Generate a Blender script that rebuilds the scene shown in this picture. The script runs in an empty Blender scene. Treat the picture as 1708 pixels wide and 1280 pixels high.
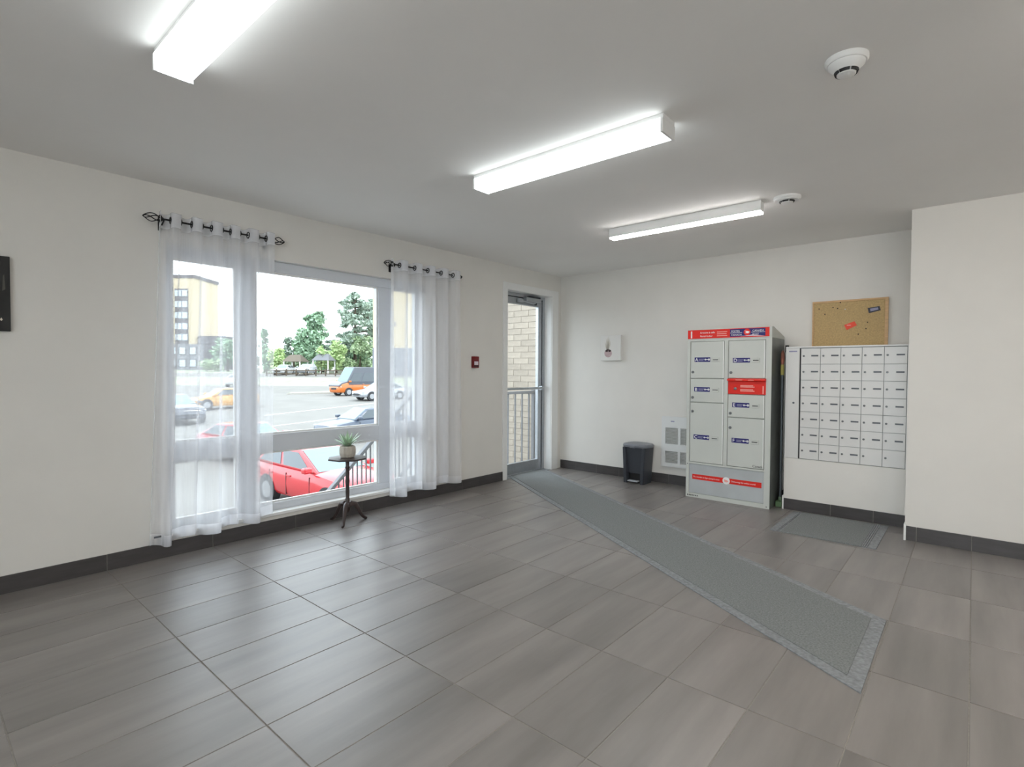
import bpy, math, random
from mathutils import Vector, Matrix
random.seed(7)
S = bpy.context.scene
COL = S.collection
PI = math.pi

# ------------------------------------------------------------------ camera, world, sun, exposure
cd = bpy.data.cameras.new('camera')
cam = bpy.data.objects.new('camera', cd)
COL.objects.link(cam)
cd.sensor_width = 36.0
cd.lens = 889.25 / 1708 * 36.0
cd.clip_start = 0.02
cd.clip_end = 600
CAM = Vector((3.9588, -5.5051, 1.2284))
YAW, PIT, ROL = 0.7142, -0.0243, 0.0051
fw = Vector((-math.sin(YAW) * math.cos(PIT), math.cos(YAW) * math.cos(PIT), math.sin(PIT)))
rt0 = Vector((math.cos(YAW), math.sin(YAW), 0))
up0 = rt0.cross(fw)
rt = rt0 * math.cos(ROL) + up0 * math.sin(ROL)
up = up0 * math.cos(ROL) - rt0 * math.sin(ROL)
cam.matrix_world = Matrix(((rt.x, up.x, -fw.x, CAM.x), (rt.y, up.y, -fw.y, CAM.y), (rt.z, up.z, -fw.z, CAM.z), (0, 0, 0, 1)))
S.camera = cam

W = bpy.data.worlds.new('world')
S.world = W
W.use_nodes = True
wn = W.node_tree
bgn = wn.nodes['Background']
bgn.inputs[0].default_value = (0.85, 0.925, 1.0, 1)
bgn.inputs[1].default_value = 2.6

sd = bpy.data.lights.new('sun', 'SUN')
sd.energy = 0.8
sd.angle = math.radians(12)
sd.color = (1.0, 0.96, 0.9)
sun = bpy.data.objects.new('sun', sd)
COL.objects.link(sun)
sun.rotation_euler = Vector((-0.55, -0.35, -0.75)).to_track_quat('-Z', 'Y').to_euler()

S.view_settings.view_transform = 'Standard'
S.view_settings.look = 'None'
S.view_settings.exposure = 0.8
S.view_settings.gamma = 1.0
S.view_settings.use_curve_mapping = False
LAMP = 2.6

# ------------------------------------------------------------------ helpers
def lin(c):
    c = c / 255
    return c / 12.92 if c <= 0.04045 else ((c + 0.055) / 1.055) ** 2.4

def rgb(r, g, b):
    return (lin(r), lin(g), lin(b), 1)

def rgo(r, g, b):
    """outdoor surfaces: measured display colour brought down to a plausible daylight albedo"""
    return (lin(r) * 0.66, lin(g) * 0.66, lin(b) * 0.66, 1)

def mat(name, col, rough=0.5, metal=0.0, noise=0.0, nscale=20.0, stretch=None, bump=0.0, bscale=200.0, coat=0.0, spec=None):
    m = bpy.data.materials.new(name)
    m.use_nodes = True
    n = m.node_tree.nodes
    l = m.node_tree.links
    p = n['Principled BSDF']
    p.inputs['Base Color'].default_value = col
    p.inputs['Roughness'].default_value = rough
    p.inputs['Metallic'].default_value = metal
    p.inputs['Coat Weight'].default_value = coat
    if spec is not None:
        p.inputs['Specular IOR Level'].default_value = spec
    tc = n.new('ShaderNodeTexCoord')
    mp = n.new('ShaderNodeMapping')
    l.new(tc.outputs['Object'], mp.inputs['Vector'])
    if stretch:
        mp.inputs['Scale'].default_value = stretch
    if noise:
        t = n.new('ShaderNodeTexNoise')
        t.inputs['Scale'].default_value = nscale
        t.inputs['Detail'].default_value = 6
        l.new(mp.outputs['Vector'], t.inputs['Vector'])
        r = n.new('ShaderNodeValToRGB')
        r.color_ramp.elements[0].position = 0.3
        r.color_ramp.elements[1].position = 0.7
        r.color_ramp.elements[0].color = tuple(max(0, c * (1 - noise)) for c in col[:3]) + (1,)
        r.color_ramp.elements[1].color = tuple(min(1, c * (1 + noise)) for c in col[:3]) + (1,)
        l.new(t.outputs['Fac'], r.inputs['Fac'])
        l.new(r.outputs['Color'], p.inputs['Base Color'])
    if bump:
        t2 = n.new('ShaderNodeTexNoise')
        t2.inputs['Scale'].default_value = bscale
        t2.inputs['Detail'].default_value = 3
        l.new(mp.outputs['Vector'], t2.inputs['Vector'])
        b = n.new('ShaderNodeBump')
        b.inputs['Strength'].default_value = bump
        b.inputs['Distance'].default_value = 0.002
        l.new(t2.outputs['Fac'], b.inputs['Height'])
        l.new(b.outputs['Normal'], p.inputs['Normal'])
    return m

def emis(name, col, strength):
    m = bpy.data.materials.new(name)
    m.use_nodes = True
    p = m.node_tree.nodes['Principled BSDF']
    p.inputs['Base Color'].default_value = (0.9, 0.9, 0.9, 1)
    p.inputs['Emission Color'].default_value = col
    p.inputs['Emission Strength'].default_value = strength
    return m

ORG = {}

def reg(o, org):
    ORG[o.name] = Vector(org)
    return o

def tag(o, label, cat, group=None):
    o['label'] = label
    o['category'] = cat
    if group:
        o['group'] = group
    return o

def thing(name, label, cat, loc=(0, 0, 0), group=None):
    o = bpy.data.objects.new(name, None)
    COL.objects.link(o)
    o.location = loc
    o.empty_display_size = 0.1
    tag(o, label, cat, group)
    return reg(o, loc)

class MB:
    def __init__(s):
        s.v = []
        s.f = []
    def add(s, vs, fs):
        k = len(s.v)
        s.v += [tuple(p) for p in vs]
        s.f += [tuple(i + k for i in f) for f in fs]
        return s
    def box(s, x0, x1, y0, y1, z0, z1):
        return s.add([(x0, y0, z0), (x1, y0, z0), (x1, y1, z0), (x0, y1, z0), (x0, y0, z1), (x1, y0, z1), (x1, y1, z1), (x0, y1, z1)],
                     [(0, 3, 2, 1), (4, 5, 6, 7), (0, 1, 5, 4), (1, 2, 6, 5), (2, 3, 7, 6), (3, 0, 4, 7)])
    def prism(s, pts, d):
        """closed polygon pts (3D, planar) extruded by vector d"""
        n = len(pts)
        a = [Vector(p) for p in pts]
        b = [p + Vector(d) for p in a]
        return s.add(a + b, [tuple(range(n)), tuple(range(2 * n - 1, n - 1, -1))] + [(i, i + n, (i + 1) % n + n, (i + 1) % n) for i in range(n)])
    def loft(s, rings, cap=True):
        n = len(rings[0])
        vs = [p for r in rings for p in r]
        fs = []
        for i in range(len(rings) - 1):
            for j in range(n):
                k = (j + 1) % n
                fs.append((i * n + j, i * n + k, (i + 1) * n + k, (i + 1) * n + j))
        if cap:
            fs.append(tuple(range(n - 1, -1, -1)))
            m = (len(rings) - 1) * n
            fs.append(tuple(m + j for j in range(n)))
        return s.add(vs, fs)
    def tube(s, path, r, n=10, cap=True):
        P = [Vector(p) for p in path]
        rr = r if isinstance(r, (list, tuple)) else [r] * len(P)
        rings = []
        ref = None
        for i, p in enumerate(P):
            t = (P[min(i + 1, len(P) - 1)] - P[max(i - 1, 0)]).normalized()
            if ref is None:
                ref = Vector((0, 0, 1)) if abs(t.z) < 0.9 else Vector((1, 0, 0))
            a = t.cross(ref).normalized()
            b = a.cross(t).normalized()
            ref = b
            rings.append([p + (a * math.cos(q * 2 * PI / n) + b * math.sin(q * 2 * PI / n)) * rr[i] for q in range(n)])
        return s.loft(rings, cap)
    def lathe(s, c, prof, n=24, axis='z', cap=True):
        rings = []
        for r, h in prof:
            ring = []
            for q in range(n):
                a = q * 2 * PI / n
                u, v = r * math.cos(a), r * math.sin(a)
                p = {'z': (u, v, h), 'y': (u, h, v), 'x': (h, u, v)}[axis]
                ring.append((c[0] + p[0], c[1] + p[1], c[2] + p[2]))
            rings.append(ring)
        return s.loft(rings, cap)
    def torus(s, c, nrm, R, r, n=20, m=8):
        nv = Vector(nrm).normalized()
        a = nv.cross(Vector((0, 0, 1)) if abs(nv.z) < 0.9 else Vector((1, 0, 0))).normalized()
        b = nv.cross(a)
        C = Vector(c)
        vs, fs = [], []
        for i in range(n):
            t = i * 2 * PI / n
            d = a * math.cos(t) + b * math.sin(t)
            for j in range(m):
                q = j * 2 * PI / m
                vs.append(C + d * (R + r * math.cos(q)) + nv * r * math.sin(q))
        for i in range(n):
            for j in range(m):
                fs.append((i * m + j, ((i + 1) % n) * m + j, ((i + 1) % n) * m + (j + 1) % m, i * m + (j + 1) % m))
        return s.add(vs, fs)
    def build(s, name, m, parent=None, smooth=False, bevel=0.0, seg=2, kind=None):
        org = ORG.get(parent.name, Vector((0, 0, 0))) if parent else Vector((0, 0, 0))
        me = bpy.data.meshes.new(name)
        me.from_pydata([tuple(Vector(p) - org) for p in s.v], [], s.f)
        me.validate()
        import bmesh
        bm = bmesh.new()
        bm.from_mesh(me)
        bmesh.ops.recalc_face_normals(bm, faces=bm.faces)
        if smooth:
            for f in bm.faces:
                f.smooth = True
            for e in bm.edges:
                if len(e.link_faces) == 2 and e.calc_face_angle(0) > 0.7:
                    e.smooth = False
        bm.to_mesh(me)
        bm.free()
        me.materials.append(m)
        o = bpy.data.objects.new(name, me)
        COL.objects.link(o)
        if parent:
            o.parent = parent
        reg(o, org)
        if bevel:
            b = o.modifiers.new('bevel', 'BEVEL')
            b.width = bevel
            b.segments = seg
            b.limit_method = 'ANGLE'
        if kind:
            o['kind'] = kind
        return o

def bx(name, m, parent, b, bevel=0.0, kind=None):
    return MB().box(*b).build(name, m, parent, bevel=bevel, kind=kind)

def struct(o):
    o['kind'] = 'structure'
    return o

def copy_tree(o, parent=None):
    c = o.copy()
    COL.objects.link(c)
    c.parent = parent
    for ch in [k for k in bpy.data.objects if k.parent == o]:
        copy_tree(ch, c)
    return c

def text(name, body, size, loc, m, parent, align='LEFT', bold=0.0, xscale=1.0, shear=0.0):
    """flat lettering facing -y, loc = baseline start (world)"""
    cu = bpy.data.curves.new(name, 'FONT')
    cu.body = body
    cu.size = size
    cu.align_x = align
    cu.extrude = 0.0003
    cu.offset = bold
    cu.shear = shear
    t = bpy.data.objects.new('tmp', cu)
    me = bpy.data.meshes.new_from_object(t)
    bpy.data.objects.remove(t)
    org = ORG.get(parent.name, Vector((0, 0, 0)))
    for v in me.vertices:
        x, y, z = v.co
        v.co = Vector((loc[0] + x * xscale, loc[1] - z, loc[2] + y)) - org
    me.name = name
    me.materials.clear()
    me.materials.append(m)
    o = bpy.data.objects.new(name, me)
    COL.objects.link(o)
    o.parent = parent
    return reg(o, org)

# ------------------------------------------------------------------ materials
M = {}
M['wall'] = mat('wall_paint', rgb(228, 225, 219), 0.75, noise=0.02, nscale=3, bump=0.15, bscale=260)
M['ceil'] = mat('ceiling_paint', rgb(240, 238, 235), 0.85, noise=0.015, nscale=2, bump=0.1, bscale=200)
M['white'] = mat('white_enamel', rgb(236, 236, 234), 0.35, noise=0.01)
M['vinyl'] = mat('window_vinyl', rgb(212, 216, 222), 0.4, noise=0.01)
M['grout'] = mat('grout', rgb(150, 146, 140), 0.9, noise=0.1, nscale=60)
M['base_tile'] = mat('baseboard_tile', rgb(72, 69, 69), 0.3, noise=0.15, nscale=6, stretch=(1, 1, 6))
M['alu'] = mat('brushed_aluminium', rgb(176, 180, 184), 0.38, 0.75, noise=0.05, nscale=40)
M['alu_dark'] = mat('dark_gasket', rgb(40, 44, 50), 0.6)
M['black_metal'] = mat('black_iron', rgb(24, 23, 25), 0.4, 0.4, noise=0.2, nscale=30)
M['locker'] = mat('locker_enamel', rgb(203, 206, 200), 0.42, noise=0.015, nscale=5)
M['locker_side'] = mat('locker_side_grey', rgb(118, 123, 121), 0.35, 0.3, noise=0.15, nscale=10)
M['galv'] = mat('galvanised_panel', rgb(194, 199, 201), 0.30, 0.2, noise=0.06, nscale=5)
M['red'] = mat('post_red', rgb(226, 40, 28), 0.4)
M['navy'] = mat('label_navy', rgb(38, 36, 110), 0.4)
M['paint_white'] = mat('print_white', rgb(245, 245, 245), 0.5)
M['print_grey'] = mat('print_grey', rgb(150, 150, 178), 0.5)
M['print_pink'] = mat('print_pink', rgb(246, 170, 160), 0.5)
M['print_black'] = mat('print_black', rgb(50, 52, 54), 0.5)
M['slot'] = mat('slot_black', rgb(22, 22, 24), 0.5)
M['steel'] = mat('lock_steel', rgb(120, 122, 122), 0.3, 0.8)
M['mail'] = mat('mailbox_aluminium', rgb(222, 221, 218), 0.4, 0.1, noise=0.02, nscale=4)
M['mail_gap'] = mat('mailbox_shadow_gap', rgb(168, 170, 172), 0.6)
M['plate'] = mat('name_plate', rgb(96, 100, 106), 0.4)
M['oak'] = mat('oak_frame', rgb(206, 168, 122), 0.5, noise=0.12, nscale=12, stretch=(1, 1, 8))
M['cork'] = mat('cork', rgb(192, 165, 118), 0.9, noise=0.14, nscale=90, bump=0.5, bscale=400)
M['bin'] = mat('bin_plastic', rgb(58, 61, 68), 0.35, noise=0.04)
M['bin_lid'] = mat('bin_lid_plastic', rgb(122, 125, 132), 0.35, noise=0.04)
M['heater'] = mat('heater_enamel', rgb(226, 227, 226), 0.4)
M['heater_dark'] = mat('heater_inside', rgb(168, 165, 158), 0.7)
M['alarm'] = mat('alarm_red', rgb(112, 12, 18), 0.35)
M['canvas'] = mat('canvas_white', rgb(228, 226, 222), 0.8, bump=0.3, bscale=600)
M['dark_canvas'] = mat('dark_canvas', rgb(34, 34, 33), 0.6, noise=0.5, nscale=7, stretch=(1, 3, 1))
M['mat'] = mat('mat_pile', rgb(130, 133, 133), 0.95, noise=0.28, nscale=130, bump=1.0, bscale=700)
M['mat_edge'] = mat('mat_vinyl_edge', rgb(136, 139, 142), 0.7, noise=0.25, nscale=60, bump=0.5, bscale=300)
M['table'] = mat('dark_stained_wood', rgb(62, 50, 48), 0.35, noise=0.3, nscale=18, stretch=(1, 1, 0.3))
M['pot'] = mat('pot_ceramic', rgb(196, 188, 176), 0.7, noise=0.12, nscale=20)
M['soil'] = mat('pot_soil', rgb(70, 58, 46), 0.95, noise=0.3, nscale=80)
M['leaf'] = mat('succulent_leaf', rgb(170, 196, 166), 0.5, noise=0.2, nscale=14)
M['concrete'] = mat('concrete', rgo(196, 192, 184), 0.85, noise=0.08, nscale=6)
M['rail'] = mat('rail_grey', rgb(112, 113, 116), 0.5, 0.2, noise=0.05)
M['asphalt'] = mat('asphalt', rgo(142, 140, 135), 0.9, noise=0.08, nscale=0.6)
M['grass'] = mat('grass', rgo(170, 176, 152), 0.95, noise=0.2, nscale=1.2)
M['line'] = mat('lot_marking', rgo(235, 235, 232), 0.8)
M['mortar'] = mat('mortar', rgo(184, 173, 160), 0.9, noise=0.1, nscale=40)
M['tyre'] = mat('tyre_rubber', rgb(38, 38, 40), 0.8)
M['rim'] = mat('wheel_rim', rgo(190, 192, 195), 0.3, 0.7)
M['car_glass'] = mat('car_glass', rgb(56, 66, 72), 0.08, 0.0, coat=0.5)
M['windshield'] = mat('car_windshield', rgo(128, 156, 164), 0.25, coat=0.1)
M['lamp_glass'] = mat('headlamp_glass', rgo(215, 222, 228), 0.15, coat=0.4)
M['trim_black'] = mat('car_trim', rgb(36, 37, 40), 0.5)
M['trunk'] = mat('tree_bark', rgo(104, 92, 78), 0.95, noise=0.2, nscale=3)
M['bld_beige'] = mat('facade_beige', rgo(222, 204, 170), 0.85, noise=0.04, nscale=0.8)
M['bld_grey'] = mat('facade_grey', rgo(140, 142, 148), 0.85, noise=0.05, nscale=0.8)
M['bld_dark'] = mat('facade_dark', rgo(96, 92, 96), 0.85)
M['bld_glass'] = mat('facade_window', rgo(206, 218, 228), 0.2)

def tile_material():
    m = bpy.data.materials.new('floor_tile')
    m.use_nodes = True
    n = m.node_tree.nodes
    l = m.node_tree.links
    p = n['Principled BSDF']
    tc = n.new('ShaderNodeTexCoord')
    oi = n.new('ShaderNodeObjectInfo')
    off = n.new('ShaderNodeVectorMath')
    off.operation = 'MULTIPLY_ADD'
    l.new(oi.outputs['Random'], off.inputs[0])
    off.inputs[1].default_value = (37.0, 23.0, 11.0)
    l.new(tc.outputs['Object'], off.inputs[2])
    mp = n.new('ShaderNodeMapping')
    mp.inputs['Scale'].default_value = (5.0, 0.6, 1.0)
    l.new(off.outputs['Vector'], mp.inputs['Vector'])
    t = n.new('ShaderNodeTexNoise')
    t.inputs['Scale'].default_value = 1.4
    t.inputs['Detail'].default_value = 7
    t.inputs['Roughness'].default_value = 0.55
    l.new(mp.outputs['Vector'], t.inputs['Vector'])
    r = n.new('ShaderNodeValToRGB')
    e = r.color_ramp.elements
    e[0].position, e[1].position = 0.32, 0.72
    e[0].color = rgb(112, 107, 104)
    e[1].color = rgb(144, 138, 134)
    l.new(t.outputs['Fac'], r.inputs['Fac'])
    hv = n.new('ShaderNodeHueSaturation')
    mr = n.new('ShaderNodeMapRange')
    l.new(oi.outputs['Random'], mr.inputs['Value'])
    mr.inputs['To Min'].default_value = 0.95
    mr.inputs['To Max'].default_value = 1.05
    l.new(mr.outputs['Result'], hv.inputs['Value'])
    l.new(r.outputs['Color'], hv.inputs['Color'])
    l.new(hv.outputs['Color'], p.inputs['Base Color'])
    rr = n.new('ShaderNodeMapRange')
    l.new(t.outputs['Fac'], rr.inputs['Value'])
    rr.inputs['To Min'].default_value = 0.33
    rr.inputs['To Max'].default_value = 0.40
    l.new(rr.outputs['Result'], p.inputs['Roughness'])
    p.inputs['IOR'].default_value = 1.85
    return m
M['tile'] = tile_material()

def glass_material():
    m = bpy.data.materials.new('window_glass')
    m.use_nodes = True
    n = m.node_tree.nodes
    l = m.node_tree.links
    n.remove(n['Principled BSDF'])
    tr = n.new('ShaderNodeBsdfTransparent')
    tr.inputs[0].default_value = (0.95, 0.97, 0.97, 1)
    gl = n.new('ShaderNodeBsdfGlossy')
    gl.inputs['Roughness'].default_value = 0.02
    fr = n.new('ShaderNodeFresnel')
    fr.inputs['IOR'].default_value = 1.35
    mx = n.new('ShaderNodeMixShader')
    ge = n.new('ShaderNodeNewGeometry')
    iv = n.new('ShaderNodeMath')
    iv.operation = 'SUBTRACT'
    iv.inputs[0].default_value = 1.0
    l.new(ge.outputs['Backfacing'], iv.inputs[1])
    mu = n.new('ShaderNodeMath')
    mu.operation = 'MULTIPLY'
    l.new(fr.outputs[0], mu.inputs[0])
    l.new(iv.outputs[0], mu.inputs[1])
    l.new(mu.outputs[0], mx.inputs[0])
    l.new(tr.outputs[0], mx.inputs[1])
    l.new(gl.outputs[0], mx.inputs[2])
    l.new(mx.outputs[0], n['Material Output'].inputs[0])
    return m
M['glass'] = glass_material()

def sheer_material(name, opacity):
    m = bpy.data.materials.new(name)
    m.use_nodes = True
    n = m.node_tree.nodes
    l = m.node_tree.links
    n.remove(n['Principled BSDF'])
    tr = n.new('ShaderNodeBsdfTransparent')
    df = n.new('ShaderNodeBsdfDiffuse')
    df.inputs[0].default_value = (0.95, 0.95, 0.97, 1)
    tl = n.new('ShaderNodeBsdfTranslucent')
    tl.inputs[0].default_value = (0.95, 0.96, 0.99, 1)
    m1 = n.new('ShaderNodeMixShader')
    m1.inputs[0].default_value = 0.5
    l.new(df.outputs[0], m1.inputs[1])
    l.new(tl.outputs[0], m1.inputs[2])
    # weave: fine vertical and horizontal threads vary the opacity a little
    tc = n.new('ShaderNodeTexCoord')
    mp = n.new('ShaderNodeMapping')
    mp.inputs['Scale'].default_value = (1, 160, 3)
    l.new(tc.outputs['Object'], mp.inputs['Vector'])
    no = n.new('ShaderNodeTexNoise')
    no.inputs['Scale'].default_value = 1.0
    l.new(mp.outputs['Vector'], no.inputs['Vector'])
    mr = n.new('ShaderNodeMapRange')
    mr.inputs['From Min'].default_value = 0.3
    mr.inputs['From Max'].default_value = 0.7
    mr.inputs['To Min'].default_value = opacity - 0.012
    mr.inputs['To Max'].default_value = opacity + 0.012
    l.new(no.outputs['Fac'], mr.inputs['Value'])
    mx = n.new('ShaderNodeMixShader')
    l.new(mr.outputs['Result'], mx.inputs[0])
    l.new(tr.outputs[0], mx.inputs[1])
    l.new(m1.outputs[0], mx.inputs[2])
    l.new(mx.outputs[0], n['Material Output'].inputs[0])
    return m
M['sheer'] = sheer_material('sheer_voile', 0.40)
M['sheer_right'] = sheer_material('sheer_voile_gathered', 0.52)
M['sheer_head'] = sheer_material('sheer_heading', 0.8)
M['sheer_hem'] = sheer_material('sheer_hem', 0.6)

# ------------------------------------------------------------------ room shell
H = 2.408
TX, TY, X0, Y0 = 0.305, 0.5946, 0.0034, -5.2824
XE = X0 + 20 * TX            # far right wall
YE = Y0 - 4 * TY             # wall behind the camera
NIBX, NIBY = 3.595, -0.67

WY0, WY1, WZ0, WZ1 = -4.356, -2.20, 0.15, 2.045      # window opening
DY0, DY1, DZ1 = -1.03, -0.20, 2.143                  # door opening
wl = MB()
wl.box(-0.2, 0, YE - 0.2, WY0, -0.2, H)
wl.box(-0.2, 0, WY0, WY1, -0.2, WZ0)
wl.box(-0.2, 0, WY0, WY1, WZ1, H)
wl.box(-0.2, 0, WY1, DY0, -0.2, H)
wl.box(-0.2, 0, DY0, DY1, DZ1, H)
wl.box(-0.2, 0, DY0, DY1, -0.2, -0.012)
wl.box(-0.2, 0, DY1, 0.2, -0.2, H)
struct(wl.build('wall_left', M['wall']))
struct(bx('wall_back', M['wall'], None, (0, XE + 0.2, 0, 0.2, -0.2, H)))
struct(bx('wall_right', M['wall'], None, (XE, XE + 0.2, YE - 0.2, 0, -0.2, H)))
BX0, BX1, BZ0, BZ1 = 2.6, 5.9, 0.1, 2.3
wb_ = MB()
wb_.box(0, BX0, YE - 0.2, YE, -0.2, H)
wb_.box(BX1, XE, YE - 0.2, YE, -0.2, H)
wb_.box(BX0, BX1, YE - 0.2, YE, -0.2, BZ0)
wb_.box(BX0, BX1, YE - 0.2, YE, BZ1, H)
struct(wb_.build('wall_behind', M['wall']))
struct(bx('wall_nib', M['wall'], None, (NIBX, XE, NIBY, 0, 0, H)))
struct(bx('ceiling', M['ceil'], None, (-0.2, XE + 0.2, YE - 0.2, 0.2, H, H + 0.2)))
floor = struct(bx('floor', M['grout'], None, (0, XE, YE, 0, -0.2, -0.0025)))

# floor tiles, each its own object; full tiles share one mesh
g = 0.0022
def tile_mesh(w, d):
    me = bpy.data.meshes.new('tile')
    b = 0.0012
    x0, x1, y0, y1 = g, w - g, g, d - g
    vs = [(x0, y0, -0.01), (x1, y0, -0.01), (x1, y1, -0.01), (x0, y1, -0.01),
          (x0, y0, -b), (x1, y0, -b), (x1, y1, -b), (x0, y1, -b),
          (x0 + b, y0 + b, 0), (x1 - b, y0 + b, 0), (x1 - b, y1 - b, 0), (x0 + b, y1 - b, 0)]
    fs = [(0, 1, 5, 4), (1, 2, 6, 5), (2, 3, 7, 6), (3, 0, 4, 7), (4, 5, 9, 8), (5, 6, 10, 9), (6, 7, 11, 10), (7, 4, 8, 11), (8, 9, 10, 11)]
    me.from_pydata(vs, [], fs)
    me.materials.append(M['tile'])
    return me
tcache = {}
def put_tile(x, y, w, d):
    k = (round(w, 4), round(d, 4))
    if k not in tcache:
        tcache[k] = tile_mesh(w, d)
    o = bpy.data.objects.new('tile', tcache[k])
    COL.objects.link(o)
    o.location = (x, y, 0)
    o.parent = floor
for n in range(20):
    for k in range(-4, 9):
        xa, xb = X0 + n * TX, X0 + (n + 1) * TX
        if n == 0:
            xa = 0.0
        ya, yb = Y0 + k * TY, min(0.0, Y0 + (k + 1) * TY)
        if xa > NIBX - 0.1:
            yb = min(yb, NIBY)
        if yb - ya > 0.03:
            put_tile(xa, ya, xb - xa, yb - ya)

# baseboards: dark tile pieces on a grout strip
def baseboard(name, axis, fixed, out, a, b, cuts, z=0.1):
    """axis 'y': runs along y on plane x=fixed; axis 'x': runs along x on plane y=fixed; out = direction of the face"""
    t0, t1 = sorted((fixed, fixed + out * 0.007))
    base = MB().box(t0, t1, a, b, 0, z - 0.002) if axis == 'y' else MB().box(a, b, t0, t1, 0, z - 0.002)
    root = struct(base.build(name, M['grout']))
    pts = [a] + [c for c in cuts if a + 0.02 < c < b - 0.02] + [b]
    s0, s1 = sorted((fixed, fixed + out * 0.010))
    for p, q in zip(pts, pts[1:]):
        p, q = p + 0.0015, q - 0.0015
        if axis == 'y':
            bx('tile', M['base_tile'], root, (s0, s1, p, q, 0.0015, z), bevel=0.001)
        else:
            bx('tile', M['base_tile'], root, (p, q, s0, s1, 0.0015, z), bevel=0.001)
    return root
ycuts = [Y0 + k * TY for k in range(-4, 10)]
xcuts = [X0 + k * 2 * TX for k in range(0, 11)]
baseboard('baseboard_left', 'y', 0, 1, YE, -1.098, ycuts)
baseboard('baseboard_back', 'x', 0, -1, 0.011, 2.67, [0.24 + 0.305 * k for k in range(9)], 0.105)
baseboard('baseboard_nib', 'x', NIBY, -1, NIBX + 0.008, XE, [X0 + 12 * TX, X0 + 13 * TX] + [X0 + k * TX for k in range(15, 21)], 0.105)
baseboard('baseboard_right', 'y', XE, -1, YE, NIBY - 0.011, ycuts)
struct(bx('trim_1', M['white'], None, (NIBX - 0.006, NIBX + 0.0075, NIBY - 0.013, NIBY + 0.12, 0, 0.118)))

# ------------------------------------------------------------------ window
FX0, FX1 = -0.13, -0.055          # frame depth
GX = -0.095
win = struct(MB().box(FX0, FX1, WY0, WY0 + 0.048, WZ0, WZ1).build('window_1', M['vinyl'], bevel=0.004))
def wframe(b, nm='window_frame'):
    return bx(nm, M['vinyl'], win, b, bevel=0.004)
wframe((FX0, FX1, WY1 - 0.06, WY1, WZ0, WZ1))
wframe((FX0, FX1, WY0 + 0.048, WY1 - 0.06, WZ1 - 0.08, WZ1))
wframe((FX0, FX1, WY0 + 0.048, WY1 - 0.06, WZ0, WZ0 + 0.06))
MUL = [(-3.90, -3.765), (-2.69, -2.545)]
for a, b in MUL:
    wframe((FX0, FX1, a, b, WZ0 + 0.06, WZ1 - 0.08), 'mullion')
bays = [(WY0 + 0.048, -3.90), (-3.765, -2.69), (-2.545, WY1 - 0.06)]
for a, b in bays:
    wframe((FX0, FX1, a, b, 0.605, 0.735), 'transom')
    for z0, z1 in ((WZ0 + 0.06, 0.605), (0.735, WZ1 - 0.08)):
        s = MB()          # glazing bead round each pane
        e = 0.014
        s.box(-0.088, -0.070, a, b, z0, z0 + e)
        s.box(-0.088, -0.070, a, b, z1 - e, z1)
        s.box(-0.088, -0.070, a, a + e, z0 + e, z1 - e)
        s.box(-0.088, -0.070, b - e, b, z0 + e, z1 - e)
        s.build('glazing_bead', M['white'], win)
        bx('pane', M['glass'], win, (GX - 0.003, GX + 0.003, a + 0.001, b - 0.001, z0 + 0.001, z1 - 0.001))
bx('window_sill', M['white'], win, (-0.055, 0.022, WY0 - 0.0, WY1 + 0.0, WZ0 - 0.018, WZ0 + 0.004), bevel=0.003)

# unseen window, added in the wall behind the camera for more daylight
w2 = struct(bx('added_window', M['vinyl'], None, (BX0, BX1, YE - 0.12, YE - 0.05, BZ0, BZ0 + 0.06)))
bx('window_frame', M['vinyl'], w2, (BX0, BX1, YE - 0.12, YE - 0.05, BZ1 - 0.06, BZ1))
for i in range(4):
    xm_ = BX0 + (BX1 - BX0 - 0.06) * i / 3
    bx('mullion', M['vinyl'], w2, (xm_, xm_ + 0.06, YE - 0.12, YE - 0.05, BZ0 + 0.06, BZ1 - 0.06))
    if i < 3:
        bx('pane', M['glass'], w2, (xm_ + 0.06, BX0 + (BX1 - BX0 - 0.06) * (i + 1) / 3, YE - 0.09, YE - 0.084, BZ0 + 0.06, BZ1 - 0.06))

# ------------------------------------------------------------------ door
door = struct(MB().box(-0.0, 0.014, -1.10, DY0, 0, 2.215).build('door_1', M['white'], bevel=0.002))
bx('casing', M['white'], door, (0.0, 0.014, DY1, -0.072, 0, 2.215), 0.002)
bx('casing', M['white'], door, (0.0, 0.014, DY0, DY1, DZ1, 2.215), 0.002)
bx('jamb', M['white'], door, (-0.10, 0.0, DY1 - 0.006, DY1, 0, DZ1))
bx('jamb', M['white'], door, (-0.10, 0.0, DY0, DY0 + 0.006, 0, DZ1))
bx('head_jamb', M['white'], door, (-0.10, 0.0, DY0 + 0.006, DY1 - 0.006, DZ1 - 0.006, DZ1))
bx('door_frame', M['alu'], door, (-0.19, -0.10, DY1 - 0.045, DY1, 0, DZ1), 0.003)
bx('door_frame', M['alu'], door, (-0.19, -0.10, DY0, DY0 + 0.045, 0, DZ1), 0.003)
bx('door_frame', M['alu'], door, (-0.19, -0.10, DY0 + 0.045, DY1 - 0.045, DZ1 - 0.045, DZ1), 0.003)
bx('gasket', M['alu_dark'], door, (-0.165, -0.125, DY1 - 0.055, DY1 - 0.045, 0.012, DZ1 - 0.045))
bx('gasket', M['alu_dark'], door, (-0.165, -0.125, DY0 + 0.055, DY1 - 0.055, DZ1 - 0.055, DZ1 - 0.045))
bx('threshold', M['alu'], door, (-0.2, -0.0, DY0, DY1, -0.012, 0.004))
LY0, LY1, LZ0, LZ1 = DY0 + 0.05, DY1 - 0.055, 0.012, DZ1 - 0.055
bx('stile', M['alu'], door, (-0.155, -0.112, LY1 - 0.062, LY1, LZ0, LZ1), 0.003)
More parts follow.
